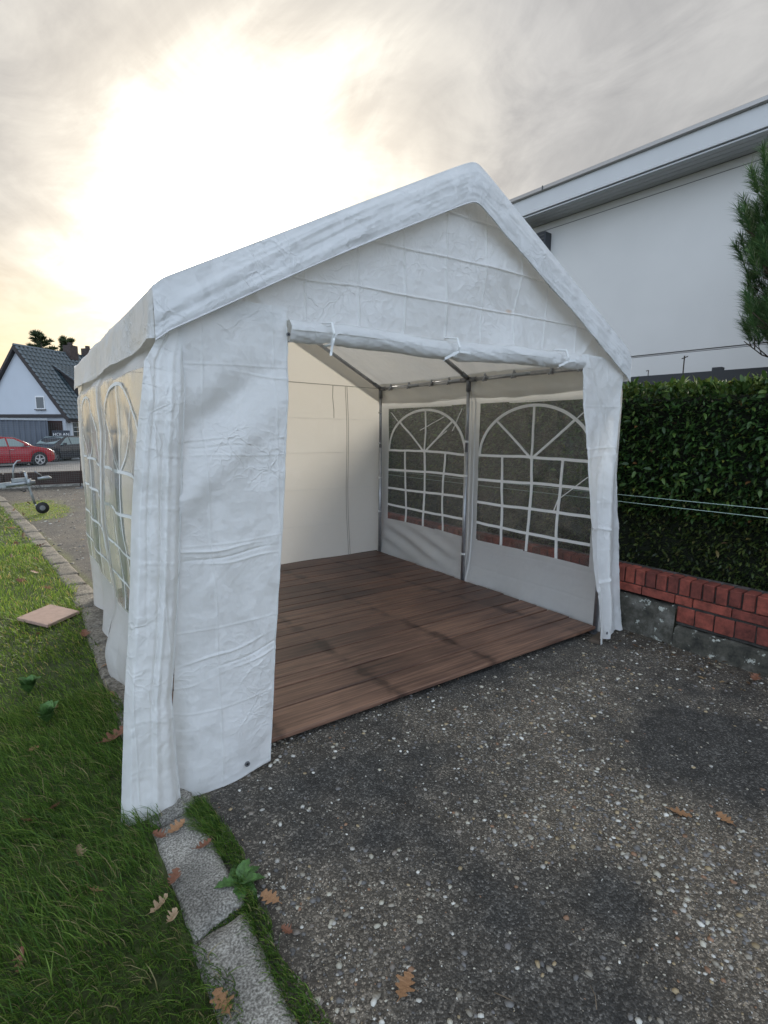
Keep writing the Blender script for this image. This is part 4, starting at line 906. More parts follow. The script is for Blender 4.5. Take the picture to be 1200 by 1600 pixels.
palL = np.array([(.025, .045, .012), (.048, .075, .018), (.090, .115, .028), (.12, .11, .04)])
hedge_leaves('foliage', 42000, (.86, 1.86), .054, palU, [.34, .36, .22, .06, .02], .15)
hedge_leaves('foliage', 34000, (.42, 1.08), .042, palL, [.35, .38, .22, .05], .12)
# top growth
n = 15000; y = RNG.uniform(HY0, HY1, n); x = RNG.uniform(.02, 1.05, n); z = 1.79+.05*fbm(y*2.5, x*2.5, 3, 91)+RNG.uniform(-.03, .075, n)
c = np.array([(.05, .10, .02), (.10, .16, .03), (.15, .20, .045)])[RNG.choice(3, n)]*RNG.uniform(.7, 1.1, (n, 1))
N_ = np.tile([-.35, 0, 1.0], (n, 1)); o = leaf_cloud('foliage', np.stack([x, y, z], 1), N_, .07, c, MT['leaf'], hedge, droop=.2); o['kind'] = 'stuff'
palD = np.array([(.16, .08, .03), (.10, .06, .03), (.20, .15, .05)])
hedge_leaves('dead_leaves', 260, (.5, 1.85), .055, palD, [.4, .4, .2], .05)
# largest nearest leaves, one by one
def single_leaf_mesh(k):
    L_, W = .064, .013; P = np.array([(0, 0, 0), (.3, 1, .35), (.35, 0, 0), (.3, -1, .35), (.7, .8, .1), (.75, 0, -.25), (.7, -.8, .1), (1, 0, -.8)])
    V = np.stack([P[:, 0]*L_, P[:, 1]*W, P[:, 2]*.012], 1); F = np.array([(0, 2, 1), (0, 3, 2), (1, 2, 5), (1, 5, 4), (3, 6, 5), (3, 5, 2), (4, 5, 7), (5, 6, 7)])
    cc = [(.028, .065, .015), (.045, .10, .02), (.085, .15, .03)][k]
    o = mesh_np('leaf', V, F, MT['leaf'], hedge, False, np.tile(cc, (8, 1))); o.location = (.03, 0, 1.2+.1*k); return o
protos = [single_leaf_mesh(k) for k in range(3)]
for k in range(297):
    o = protos[0 if k % 2 else random.choice((1, 1, 2))].copy(); COL.objects.link(o); yy = random.uniform(-1.3, .35); zz = random.uniform(1.02, 1.84)
    o.location = (float(hface(yy, zz))-.015+random.uniform(-.01, .04), yy, zz)
    o.rotation_euler = (random.uniform(-1.3, 1.3), random.uniform(-.3, 1.2), PI+random.uniform(-1.5, 1.5))
for k in range(26):
    yy = HY0+.3+k*.42; tubeo('stem', [(.5, yy, 0), (.45, yy+.05, .7), (.35, yy+.1, 1.5)], [.022, .016, .007], MT['bark'], hedge, 6)

# strings stretched in front of the hedge
MT['string'] = simple('green_white_string', (.42, .55, .50), .6)
for (za, zb, lab) in ((1.00, 1.045, 'upper thin green and white string stretched along the hedge'), (.955, .985, 'lower thin green and white string stretched along the hedge')):
    pts = [(wx(t)+.16, t, lerp(zb, za, (t+1)/9)-.02*math.sin(PI*(t+1)/9)) for t in np.linspace(-1, 8, 30)]
    o = tubeo('string', pts, .0022, MT['string'], None, 5); setp(o, lab, 'string')

# ================================================================== BUILDING ON THE RIGHT
MT['render'] = simple('white_render', (.69, .68, .66), .9, var=.03, scale=1.2, bump=.15, bscale=150)
MT['fascia'] = simple('white_fascia', (.62, .63, .64), .45, var=.03, scale=2)
MT['soffit'] = simple('grey_soffit', (.44, .45, .46), .6)
MT['capm'] = simple('metal_capping', (.45, .44, .43), .4, .6)
MT['joint'] = simple('dark_joint', (.10, .10, .10), .8)
MT['anthracite'] = simple('anthracite_panel', (.035, .04, .048), .5)
bl = empty('commercial_building', (8, 3.22, 0), math.atan2(.081, .997), 'long white rendered flat roofed building with a wide fascia behind the hedge', 'building')
B0, B1 = -16, 6.2
boxo('wall', (4.5, (B0+B1)/2, 1.35), (8, B1-B0, 2.69), MT['render'], bl)
boxo('wall', (4.5, (B0+B1)/2, 3.925), (8, B1-B0, 2.39), MT['render'], bl)
boxo('wall', (4.51, (B0+B1)/2, 5.19), (8, B1-B0, .11), MT['render'], bl)
boxo('wall_joint', (4.506, (B0+B1)/2, 2.71), (8, B1-B0-.02, .012), MT['capm'], bl)
boxo('wall_joint', (4.515, (B0+B1)/2, 5.127), (8, B1-B0-.02, .016), MT['joint'], bl)
for k in range(4):
    boxo('soffit_board', (.07+k*.123, (B0+B1)/2, 5.255), (.112, B1-B0+.6, .02), MT['soffit'], bl)
boxo('soffit_board', (4.5, (B0+B1)/2, 5.275), (8.6, B1-B0+.5, .02), MT['joint'], bl)
boxo('fascia', (4.25, (B0+B1)/2+.15, 5.425), (8.5, B1-B0+.9, .28), MT['fascia'], bl, bev=.006)
boxo('roof_cap', (4.23, (B0+B1)/2+.15, 5.60), (8.56, B1-B0+.98, .07), MT['capm'], bl, bev=.01)
for yy in (-6, -1, 3.2): boxo('cap_joint', (-.056, yy, 5.6), (.006, .02, .074), MT['joint'], bl)
bx = boxo('shutter_box', (.40, 3.55, 4.86), (.2, .42, .36), MT['anthracite'], bl, bev=.01)
for k in range(5): boxo('louvre', (.293, 3.55, 4.74+k*.06), (.012, .38, .02), MT['joint'], bx)
lr = empty('carport', (7.2, 3.0, 0), math.atan2(.081, .997), 'low flat roofed carport with a dark edge just above the hedge', 'carport')
boxo('roof_slab', (.0, 0, 2.03), (1.0, 9, .36), MT['anthracite'], lr)
for yy in (-3.8, 0, 3.8): boxo('post', (-.35, yy, 1.13), (.1, .1, 2.26), MT['anthracite'], lr)
vp = empty('roof_antenna', (6.95, 3.42, 2.21), 0, 'small rusty antenna standing on the dark carport roof above the hedge', 'antenna')
bm = bmesh.new(); tube(bm, [(0, 0, 0), (0, 0, .24)], .008, 6); tube(bm, [(-.06, 0, .2), (.08, 0, .24)], .006, 6); tube(bm, [(0, .45, 0), (0, .45, .1)], .006, 6); tube(bm, [(0, .45, .1), (.04, .5, .1)], .006, 6); bm_obj('mast', bm, MT['bark'], vp)

# ================================================================== PINE
MT['needle'] = attr_mat('pine_needle', .45, trans=.15, spec=.4)
pine = empty('pine_tree', (6.25, 1.62, 0), 0, 'dense long needled pine tree standing behind the hedge at the right', 'tree')
tubeo('trunk', [(0, 0, 0), (.03, .02, 1.5), (-.02, .03, 3), (0, 0, 4.2)], [.11, .09, .06, .02], MT['bark'], pine, 10)
def pine_branches():
    NV = []; NC = []; bm = bmesh.new(); shoots = []
    def shoot(p, d, L_):
        p = np.array(p); d = np.array(d)/np.linalg.norm(d); shoots.append((p, d, L_))
    for k in range(170):
        z = 2.12+1.95*(k/170)+random.uniform(-.06, .06); a = k*2.4+random.uniform(-.4, .4); R_ = 1.0*math.sqrt(max(.05, 1-((z-2.75)/1.4)**2))*random.uniform(.55, 1.0)
        dx, dy = math.cos(a), math.sin(a); pts = []
        for t in np.linspace(0, 1, 6): pts.append((dx*R_*t, dy*R_*t, z-.10*math.sin(t*2.2)*R_+.32*t*t*t*R_))
        tube(bm, pts, [.018, .014, .011, .009, .006, .004], 5)
        tip = np.array(pts[-1]); shoot(tip-np.array([dx, dy, .3])*.07, (dx*.5, dy*.5, 1.0), random.uniform(.26, .36))
        for j in range(7):
            t = random.uniform(.35, .98); i_ = int(t*5); q = np.array(pts[i_])*(1-(t*5-i_))+np.array(pts[min(5, i_+1)])*(t*5-i_)
            sa = a+random.choice((-1, 1))*random.uniform(.5, 1.3)
            e = np.array([math.cos(sa)*.75, math.sin(sa)*.75, random.uniform(.25, .9)]); l_ = random.uniform(.10, .22)
            q2 = q+e*l_; tube(bm, [tuple(q), tuple(q2)], [.006, .004], 4); shoot(q2, (e[0], e[1], e[2]+.9), random.uniform(.2, .32))
    bmesh.ops.recalc_face_normals(bm, faces=bm.faces); bm_obj('branch', bm, MT['bark'], pine, True)
    per = 135
    for (p, d, L_) in shoots:
        # needles sweep forward along a curved shoot
        t = RNG.random(per); side = np.cross(d, [0, 0, 1.0]); side /= np.linalg.norm(side)+1e-9; up = np.cross(side, d)
        base = p+d*(t*L_*.8)[:, None]+np.array([0, 0, 1.0])*(.08*t*t*L_)[:, None]
        an = RNG.uniform(0, 2*PI, per); rr = side*np.cos(an)[:, None]+up*np.sin(an)[:, None]
        nd = d*RNG.uniform(.5, 1.2, per)[:, None]+rr*.75; nd /= np.linalg.norm(nd, axis=1)[:, None]
        ln = RNG.uniform(.08, .15, per)[:, None]; wv = np.cross(nd, rr); wv /= np.linalg.norm(wv, axis=1)[:, None]+1e-9; wv *= .0021
        tip = base+nd*ln+rr*.012; mid = base+nd*ln*.5
        NV.append(np.stack([base-wv, base+wv, mid+wv*1.1, mid-wv*1.1, tip], 1))
        c = np.array([(.055, .125, .05), (.09, .18, .065), (.13, .23, .08), (.18, .26, .10)])[RNG.choice(4, per, p=[.35, .35, .22, .08])]; NC.append(c)
    V = np.concatenate(NV); C_ = np.concatenate(NC); n = len(V)
    F = np.array([(0, 1, 2), (0, 2, 3), (3, 2, 4)])[None]+(np.arange(n)*5)[:, None, None]
    o = mesh_np('needles', V.reshape(-1, 3), F.reshape(-1, 3), MT['needle'], pine, False, np.repeat(C_, 5, 0)); o['kind'] = 'stuff'
pine_branches()

# ================================================================== BACKGROUND LEFT
# low timber baulk closing the yard
MT['baulk'] = simple('dark_brown_timber', (.045, .025, .02), .8, var=.3, scale=4, bump=.4)
bk = empty('timber_barrier', (1.5, 16.1, 0), 0, 'low dark brown timber barrier closing the far end of the yard', 'barrier')
for k in range(5): boxo('board', (-5.5+k*2.4, 0, .19), (2.38, .10, .37), MT['baulk'], bk, bev=.008)
for k in range(6): boxo('post', (-6.7+k*2.4, .10, .16), (.1, .1, .34), MT['baulk'], bk)
boxo('concrete_strip', (-1, -.16, .02), (14, .22, .05), stone_mat('kerb_concrete', (.2, .19, .17), (.3, .29, .26), (.4, .39, .35), 40), bk)
# mesh fence with leaning prop
MT['wire'] = simple('green_grey_wire', (.16, .18, .17), .5, .4)
mf = empty('mesh_fence', (1.5, 15.75, 0), 0, 'temporary grey wire mesh fence held by a thin leaning steel prop', 'fence')
def wires():
    V = []; F = []
    def rod(a, b, r=.0022):
        a = np.array(a, float); b = np.array(b, float); t = (b-a)/np.linalg.norm(b-a); s = np.cross(t, [0, 1, 0]); s /= np.linalg.norm(s); q = np.array([0, 1.0, 0]); i0 = len(V)
        for p in (a, b):
            for k in range(3): V.append(p+(s*math.cos(k*2.094)+q*math.sin(k*2.094))*r)
        for k in range(3): F.append((i0+k, i0+(k+1) % 3, i0+3+(k+1) % 3, i0+3+k))
    for k in range(int(7.6/.05)): x = -6.5+k*.05; rod((x, 0, .12), (x, 0, 1.62))
    for k in range(31): rod((-6.5, .003, .12+k*.05), (1.05, .003, .12+k*.05))
    o = mesh_np('wire_mesh', np.array(V), np.array(F), MT['wire'], mf); o['kind'] = 'stuff'
wires()
tubeo('prop_pole', [(-.33, -.65, .02), (-.22, -.3, .9), (-.14, -.08, 1.86)], .014, MT['baulk'], mf, 8)
tubeo('brace_rod', [(-.33, -.66, .03), (.05, -.2, .12), (.7, 0, .16)], .012, MT['dark_steel'], mf, 8)
boxo('foot_plate', (-.36, -.66, .01), (.16, .1, .015), MT['steel'], mf)
for xx in (-6.5, -3.9, 1.05): tubeo('fence_post', [(xx, .02, 0), (xx, .02, 1.7)], .02, MT['dark_steel'], mf, 8)

# trailer with jockey wheel, seen from its drawbar end
MT['galv'] = simple('weathered_zinc', (.33, .35, .36), .5, .6, var=.25, scale=15)
MT['blackp'] = simple('black_plastic', (.02, .02, .022), .5)
tr = empty('trailer_drawbar', (.05, 11.0, 0), 0, 'grey galvanised trailer drawbar with coupling resting on a black jockey wheel', 'trailer')
def T(name, pts, r, mat='galv', n=10): return tubeo(name, pts, r, MT[mat], tr, n)
boxo('drawbar', (-.75, .1, .47), (1.05, .08, .09), MT['galv'], tr, Matrix.Rotation(-.10, 3, 'Y'), .006)
T('overrun_gaiter', [(-.24, .02, .52), (-.20, .02, .525), (-.16, .02, .528), (-.12, .02, .53), (-.08, .02, .533), (-.04, .02, .536)], [.035, .048, .036, .048, .036, .045])
T('coupling_shaft', [(-.3, .0, .515), (.12, -.02, .56)], .034)
boxo('hitch_housing', (-.10, .02, .60), (.24, .09, .07), MT['galv'], tr, Matrix.Rotation(-.06, 3, 'Y'), .008)
T('handbrake_lever', [(-.19, .0, .62), (-.18, .0, .75), (-.16, .0, .86), (-.11, .0, .93), (-.06, .0, .935)], [.016, .015, .014, .013, .012])
T('coupling_head', [(.16, -.02, .615), (.24, -.02, .625), (.32, -.02, .63), (.37, -.02, .61)], [.026, .032, .034, .014])
T('coupling_grip', [(.16, -.02, .625), (.22, -.03, .66)], [.014, .014], 'blackp')
T('coupling_grip', [(.22, -.03, .665), (.12, -.03, .755)], [.012, .010], 'dark_steel')
T('cable', [(.1, -.04, .52), (.14, -.05, .44), (.19, -.05, .46), (.17, -.05, .52)], .005, 'blackp', 6)
T('jockey_clamp', [(.03, -.05, .50), (.03, -.05, .62)], .038)
T('jockey_tube', [(-.015, -.06, .74), (.005, -.06, .62), (.05, -.06, .35), (.085, -.06, .18)], .022, 'galv')
T('jockey_handle', [(-.015, -.06, .745), (-.08, -.1, .75), (-.09, -.12, .72)], .008, 'dark_steel')
T('wheel_fork', [(.08, -.06, .2), (.10, -.06, .13), (.19, -.07, .11)], .014, 'galv')
T('safety_hook', [(-.02, -.03, .42), (-.05, -.03, .40), (-.1, -.02, .43)], .012, 'blackp')
bm = bmesh.new(); R_ = .105
bmesh.ops.create_cone(bm, cap_ends=True, segments=28, radius1=R_*.96, radius2=R_*.96, depth=.05, matrix=Matrix.Translation((.19, -.10, R_)) @ Matrix.Rotation(rad(84), 4, 'X') @ Matrix.Rotation(.15, 4, 'Y'))
bmesh.ops.bevel(bm, geom=[e for e in bm.edges], offset=.006, segments=2, affect='EDGES'); jw = bm_obj('jockey_wheel', bm, MT['rubber'], tr, True)
bm = bmesh.new(); cyl(bm, (.19, -.128, R_), .045, .012, 'y', 20); bmesh.ops.bevel(bm, geom=list(bm.edges), offset=.003, segments=1, affect='EDGES'); bm_obj('wheel_hub', bm, MT['dark_steel'], jw)
bm = bmesh.new(); box(bm, (-2.6, .2, .62), (2.7, 1.35, .06)); box(bm, (-2.6, .2, .80), (2.7, 1.3, .30)); bm_obj('cargo_box', bm, MT['galv'], tr)
for s in (-1, 1):
    bm = bmesh.new(); cyl(bm, (-2.7, .2+s*.74, .30), .30, .16, 'y', 24); bm_obj('wheel', bm, MT['rubber'], tr)

# ------------------------------------------------------------------ cars
MT['glass'] = simple('car_glass', (.22, .28, .28), .06, 0, .9)
MT['tyre'] = simple('tyre', (.02, .02, .02), .8)
MT['alloy'] = simple('alloy', (.55, .55, .56), .3, .8)
MT['lamp'] = simple('lamp_glass', (.8, .8, .8), .1)
MT['chrome'] = simple('chrome', (.6, .6, .6), .15, 1)
def car(name, loc, rz, paint, prof, label, belt_lo, dark_rim=False):
    """prof: list of (x, z_belt, z_roof) from tail (x<0) to nose (x>0); wheels at +-1.3"""
    root = empty(name, loc, rz, label, 'car')
    hw = .88; st = np.array(prof); wb = 1.30; wr = .325
    # body shell: cross-sections
    xs = np.linspace(st[0, 0], st[-1, 0], 70); zb = np.interp(xs, st[:, 0], st[:, 1]); zr = np.interp(xs, st[:, 0], st[:, 2])
    k = np.array([.25, .5, .25]); zb = np.convolve(np.pad(zb, 1, 'edge'), k, 'valid'); zr = np.maximum(np.convolve(np.pad(zr, 1, 'edge'), k, 'valid'), zb)
    Lh = st[-1, 0]-st[0, 0]; e = np.abs((xs-(st[0, 0]+st[-1, 0])/2)/(Lh/2)); wd = hw*(1-.0*e-.20*np.clip((e-.78)/.22, 0, 1)**2)
    sill = .20+.10*np.clip((e-.85)/.15, 0, 1)
    zc = np.maximum(sill, np.maximum(np.sqrt(np.clip(.40**2-(xs-wb)**2, 0, None)), np.sqrt(np.clip(.40**2-(xs+wb)**2, 0, None)))+.30*((np.abs(xs-wb) < .39) | (np.abs(xs+wb) < .39)))
    rows = []
    for i, x in enumerate(xs):
        b, r, w2 = zb[i], zr[i], wd[i]; lo = min(zc[i], b-.1); has = r-b > .04; rw = w2*.74 if has else w2*.80
        half = [(w2*.97, lo), (w2, lerp(lo, b, .5)), (w2*.985, b-.06), (w2*.94, b), (lerp(w2*.92, rw, .5), lerp(b, r, .5)), (rw, r-.015 if has else b+.012), (rw*.8, r+.008 if has else b+.03), (0, r+.02 if has else b+.045)]
        rows.append([(x, yv, zv) for yv, zv in half]+[(x, -yv, zv) for yv, zv in half[-2::-1]])
    V = np.array(rows); n, mm = V.shape[:2]; I = np.arange(n*mm).reshape(n, mm); Q = np.stack([I[:-1, :-1], I[1:, :-1], I[1:, 1:], I[:-1, 1:]], -1)
    body = mesh_np('body', V.reshape(-1, 3), Q.reshape(-1, 4), paint, root, True)
    me = body.data; bm = bmesh.new(); bm.from_mesh(me); bm.faces.new([bm.verts[i] for i in I[0][::-1]]) if False else None
    bm.verts.ensure_lookup_table(); bm.faces.new([bm.verts[int(i)] for i in I[0]]); bm.faces.new([bm.verts[int(i)] for i in I[-1][::-1]]); bmesh.ops.recalc_face_normals(bm, faces=bm.faces); bm.to_mesh(me); bm.free()
    # glasshouse: side panes, front and rear screens, a little proud of the shell
    gx = [x for x, b, r in prof if r-b > .02]; xa, xb = gx[0], gx[-1]
    def sh(x, t, s, out):     # point on the greenhouse side
        b = float(np.interp(x, xs, zb)); r = float(np.interp(x, xs, zr)); w2 = float(np.interp(x, xs, wd)); return (x, s*(lerp(w2*.94, w2*.74, t)+out), lerp(b+.01, r-.035, t))
    xm = -.05; xr_ = xa+.42; xf_ = xb-.05
    def top_x(t, x0, x1): return lerp(x0, x1, t)
    for s in (-1, 1):
        for (b0, b1, t0, t1) in ((xm+.04, xb-.30, xm+.04, xb-.95), (xa+.55, xm-.04, xa+.62, xm-.04)):
            q = [sh(b0, .04, s, .012), sh(b1, .04, s, .012), sh(t1, .93, s, .014), sh(t0, .93, s, .014)]
            bm = bmesh.new(); a_ = [bm.verts.new(p) for p in q]; c_ = [bm.verts.new((p[0], p[1]-s*.02, p[2])) for p in q]; bm.faces.new(a_); bm.faces.new(c_[::-1])
            for k2 in range(4): bm.faces.new((a_[k2], c_[k2], c_[(k2+1) % 4], a_[(k2+1) % 4]))
            bmesh.ops.recalc_face_normals(bm, faces=bm.faces); bm_obj('side_window', bm, MT['glass'], root)
        for xx in (xm, xm+1.02, xm-.85):
            boxo('door_seam', (xx, s*(hw+.001), .55), (.012, .008, .55), MT['tyre'], root)
        boxo('sill', (0, s*(hw-.01), .21), (1.8, .05, .06), MT['blackp'], root)
        mo = boxo('mirror', (xb-.55, s*(hw+.06), float(np.interp(xb-.4, xs, zb))+.10), (.12, .2, .12), paint, root, bev=.03)
        for xx in (xm+.12, xm-.72): boxo('door_handle', (xx, s*(hw+.006), float(np.interp(xx, xs, zb))-.12), (.16, .02, .025), MT['chrome'], root)
        for x0 in (wb, -wb):
            wh = empty('wheel', (0, 0, 0)); wh.parent = root
            bm = bmesh.new(); prof_ = [(.21, -.09), (wr-.02, -.10), (wr, -.07), (wr, .07), (wr-.02, .10), (.21, .095)]; seg = 28; rings = [[bm.verts.new((x0+r_*math.cos(2*PI*k2/seg), s*(hw-.10)+yy, wr+r_*math.sin(2*PI*k2/seg))) for k2 in range(seg)] for r_, yy in prof_]
            for i2 in range(len(rings)-1):
                for k2 in range(seg): bm.faces.new((rings[i2][k2], rings[i2][(k2+1) % seg], rings[i2+1][(k2+1) % seg], rings[i2+1][k2]))
            bmesh.ops.recalc_face_normals(bm, faces=bm.faces); bm_obj('tyre', bm, MT['tyre'], wh, True)
            bm = bmesh.new(); yo = s*(hw-.01)
            for k2 in range(5):
                a_ = 2*PI*k2/5+.3; R3 = Matrix.Rotation(-a_, 3, 'Y'); box(bm, (x0+math.cos(a_)*.125, yo-s*.02, wr+math.sin(a_)*.125), (.2, .03, .06), R3)
            cyl(bm, (x0, yo-s*.02, wr), .05, .05, 'y', 12)
            for k2 in range(24):
                a_ = 2*PI*k2/24; box(bm, (x0+math.cos(a_)*.222, yo-s*.02, wr+math.sin(a_)*.222), (.03, .05, .062), Matrix.Rotation(-a_, 3, 'Y'))
            bm_obj('rim', bm, MT['alloy'] if not dark_rim else MT['dark_steel'], wh)
            bm = bmesh.new(); cyl(bm, (x0, yo-s*.08, wr), .21, .04, 'y', 20); bm_obj('brake_disc', bm, MT['blackp'], wh)
            bm = bmesh.new(); cyl(bm, (x0, s*(hw-.2), wr+.03), .395, .3, 'y', 24); bm_obj('wheel_arch', bm, MT['blackp'], root)
        nx_ = st[-1, 0]; bn = float(np.interp(nx_-.25, xs, zb))
        boxo('headlight', (nx_-.20, s*.62, bn-.10), (.36, .30, .12), MT['lamp'], root, Matrix.Rotation(-s*.35, 3, 'Z') @ Matrix.Rotation(.25, 3, 'Y'), .04)
        boxo('fog_lamp', (nx_-.08, s*.60, .30), (.12, .2, .07), MT['lamp'], root, Matrix.Rotation(-s*.4, 3, 'Z'), .02)
        boxo('tail_light', (st[0, 0]+.10, s*.66, float(zb[2])-.12), (.2, .28, .14), simple('red_lens', (.35, .01, .01), .2), root, None, .03)
    # windscreen and rear screen
    for (x0, x1) in ((xb-.02, xb-.86), (xa+.02, xa+.50)):
        bm = bmesh.new(); q = []
        for t, x in ((.05, x0+(-.06 if x0 > 0 else .02)), (.95, x1)):
            w2 = float(np.interp(x, xs, wd)); zt_ = float(np.interp(x, xs, zr)) + .026
            q.append([(x, -w2*.70, zt_), (x, w2*.70, zt_)])
        a_ = [bm.verts.new(p) for p in (q[0][0], q[0][1], q[1][1], q[1][0])]; c_ = [bm.verts.new((p.co.x, p.co.y, p.co.z-.02)) for p in a_]; bm.faces.new(a_); bm.faces.new(c_[::-1])
        for k2 in range(4): bm.faces.new((a_[k2], c_[k2], c_[(k2+1) % 4], a_[(k2+1) % 4]))
        bmesh.ops.recalc_face_normals(bm, faces=bm.faces); bm_obj('windscreen' if x0 > 0 else 'rear_window', bm, MT['glass'], root)
    boxo('grille', (st[-1, 0]-.015, 0, .52), (.05, .9, .16), MT['blackp'], root, None, .01)
    boxo('number_plate', (st[-1, 0]+.015, 0, .38), (.02, .52, .11), MT['plastic'], root)
    boxo('bumper', (st[-1, 0]-.06, 0, .28), (.16, 1.4, .14), MT['blackp'], root, None, .03)
    return root
MT['red'] = simple('red_paint', (.30, .012, .022), .22, 0, .6); MT['black'] = simple('black_paint', (.022, .024, .032), .15, 0, .9)
sedan = [(-2.30, .72, .72), (-2.2, .92, .93), (-1.75, 1.00, 1.03), (-1.0, .98, 1.36), (-.35, .96, 1.43), (.35, .95, 1.38), (.75, .94, 1.22), (1.22, .93, .96), (1.7, .86, .86), (2.0, .76, .76), (2.15, .60, .60)]
hatch = [(-1.98, .75, .75), (-1.92, 1.0, 1.05), (-1.75, 1.04, 1.32), (-1.3, 1.02, 1.46), (-.5, 1.0, 1.52), (.1, .98, 1.50), (.5, .97, 1.36), (1.12, .96, 1.0), (1.6, .88, .88), (1.9, .76, .76), (2.02, .6, .6)]
a_ = rad(30); car('parked_car', (.76-1.30*math.cos(a_)-.44, 30.3-1.30*math.sin(a_)+.76, -.345), a_, MT['red'], sedan, 'glossy red car seen from the side beyond the mesh fence', .5)
a_ = rad(180+46); car('parked_car', (1.70-1.30*math.cos(a_)-.63, 36.4-1.30*math.sin(a_)+.6, -.50), a_, MT['black'], hatch, 'black hatchback parked behind the red car, facing left', .5, True)

# ------------------------------------------------------------------ house and outbuilding
MT['hwall'] = simple('house_render', (.50, .53, .57), .9, var=.03, scale=1)
MT['htile'] = simple('glazed_roof_tile', (.040, .058, .066), .2, 0, .9, var=.2, scale=2)
MT['hdark'] = simple('dark_bargeboard', (.035, .03, .03), .7)
MT['wframe'] = simple('white_frame', (.7, .7, .7), .5)
MT['wglass'] = simple('window_glass', (.03, .04, .045), .08, 0, .8)
MT['chim'] = simple('chimney_brick', (.06, .045, .04), .85, var=.3, scale=10)
MT['door'] = simple('brown_door', (.035, .014, .012), .7)
hrz = math.atan2(.64, .77)      # local +x runs along the ridge, -y faces the camera side
hs = empty('house', (.23, 42.15, -.55), hrz, 'white gabled house with a dark glazed tile roof, dormer and two chimneys', 'house')
HW, ZR2, ZE2, LL = 3.45, 7.25, 2.95, 11
slp = (ZR2-ZE2)/(HW+.15)
prism('wall', [(-HW, 0), (HW, 0), (HW, ZE2), (0, ZR2-.25), (-HW, ZE2)], ((.15, 0, 0), (0, -1, 0), (0, 0, 1), (1, 0, 0)), 0, LL-.3, MT['hwall'], hs)
for s in (-1, 1):
    prism('bargeboard', [(0, ZR2+.02), (HW+.45, ZR2+.02-slp*(HW+.45)), (HW+.45, ZR2-.24-slp*(HW+.45)), (0, ZR2-.24)], ((-.12, 0, 0), (0, s, 0), (0, 0, 1), (1, 0, 0)), 0, .22, MT['hdark'], hs)
def tiled(name, O, A, B, la, lb, parent, pa=.30, pb=.36):
    """pantile surface: A along the eave, B down the slope"""
    O, A, B = [np.array(v, float) for v in (O, A, B)]; N_ = np.cross(A, B); N_ /= np.linalg.norm(N_); N_ *= np.sign(N_[2])
    na = int(la/pa)*4+1; rows = int(lb/pb); V = []; F = []
    for r in range(rows):
        i0 = len(V)
        for e_, lift in ((0, 0), (1, .045)):
            for k in range(na):
                a = k*la/(na-1); ph = (k % 4); hgt = (0, .075, .095, .02)[ph]
                V.append(O+A*a+B*((r+e_)*lb/rows+(.02 if e_ else 0))+N_*(hgt+lift*.5))
        i2 = len(V)
        for k in range(na): V.append(V[i0+na+k]-N_*.05)
        for k in range(na-1):
            F.append((i0+k, i0+k+1, i0+na+k+1, i0+na+k)); F.append((i0+na+k, i0+na+k+1, i2+k+1, i2+k))
    o = mesh_np(name, np.array(V), np.array(F), MT['htile'], parent, False); o['kind'] = 'stuff'; return o
cl = math.hypot(1, slp)
for s in (-1, 1):
    prism('roof', [(0, ZR2+.0), (HW+.45, ZR2-slp*(HW+.45)), (HW+.45, ZR2-.10-slp*(HW+.45)), (0, ZR2-.10)], ((.0, 0, 0), (0, s, 0), (0, 0, 1), (1, 0, 0)), .1, LL, MT['hdark'], hs)
    tiled('roof_tiles', (0, 0, ZR2+.01), (1, 0, 0), (0, s/cl, -slp/cl), LL, (HW+.45)*cl, hs)
bm = bmesh.new(); tube(bm, [(-.05, 0, ZR2+.05), (LL, 0, ZR2+.05)], .10, 8); bm_obj('ridge_tiles', bm, MT['htile'], hs, True)
wn = empty('window', (.15, 0, 0)); wn.parent = hs
def hwin(yc, zc, w_, h_, parent):
    boxo('frame', (-.0, yc, zc), (.08, w_, h_), MT['wframe'], parent); boxo('pane', (-.045, yc, zc), (.02, w_-.16, h_-.16), MT['wglass'], parent); boxo('sill', (-.06, yc, zc-h_/2-.02), (.16, w_+.1, .05), MT['hdark'], parent)
hwin(-1.55, 3.65, .75, .85, wn)
for (s0, wd_) in ((3.9, .62), (5.45, .55)):
    ch = boxo('chimney', (s0+.3, -.15, ZR2+.12), (.7, wd_, 1.0), MT['chim'], hs); boxo('chimney_pot', (s0+.3, -.15, ZR2+.72), (.22, .22, .22), MT['chim'], ch)
# shed dormer on the camera-side slope
dm_ = empty('dormer', (0, 0, 0)); dm_.parent = hs; d0, d1, w0, w1_ = 2.0, 7.0, .9, 3.0
zA = ZR2-slp*w0; zB = zA-.60*(w1_-w0)
for xx in (d0, d1-.08): prism('cheek', [(w0, zA), (w1_-.15, zB+.02), (w1_-.15, ZR2-slp*(w1_-.15))], ((xx, 0, 0), (0, -1, 0), (0, 0, 1), (1, 0, 0)), 0, .08, MT['hdark'], dm_)
prism('dormer_roof', [(w0, zA+.06), (w1_+.1, zB+.02), (w1_+.1, zB-.08), (w0, zA-.04)], ((d0-.15, 0, 0), (0, -1, 0), (0, 0, 1), (1, 0, 0)), 0, d1-d0+.3, MT['hdark'], dm_)
c2 = math.hypot(1, .60); tiled('roof_tiles', (d0-.15, -w0, zA+.07), (1, 0, 0), (0, -1/c2, -.60/c2), d1-d0+.3, (w1_-w0+.1)*c2, dm_)
boxo('dormer_front', ((d0+d1)/2, -(w1_-.2), (zB+ZR2-slp*(w1_-.2))/2), (d1-d0-.1, .05, zB-(ZR2-slp*(w1_-.2))), MT['hdark'], dm_)
boxo('eave_board', (.05, 0, ZE2-.14), (.2, 2*HW+.5, .2), MT['hdark'], hs); boxo('eave_board', (LL/2, -HW-.30, ZE2-.42), (LL, .18, .16), MT['hdark'], hs)
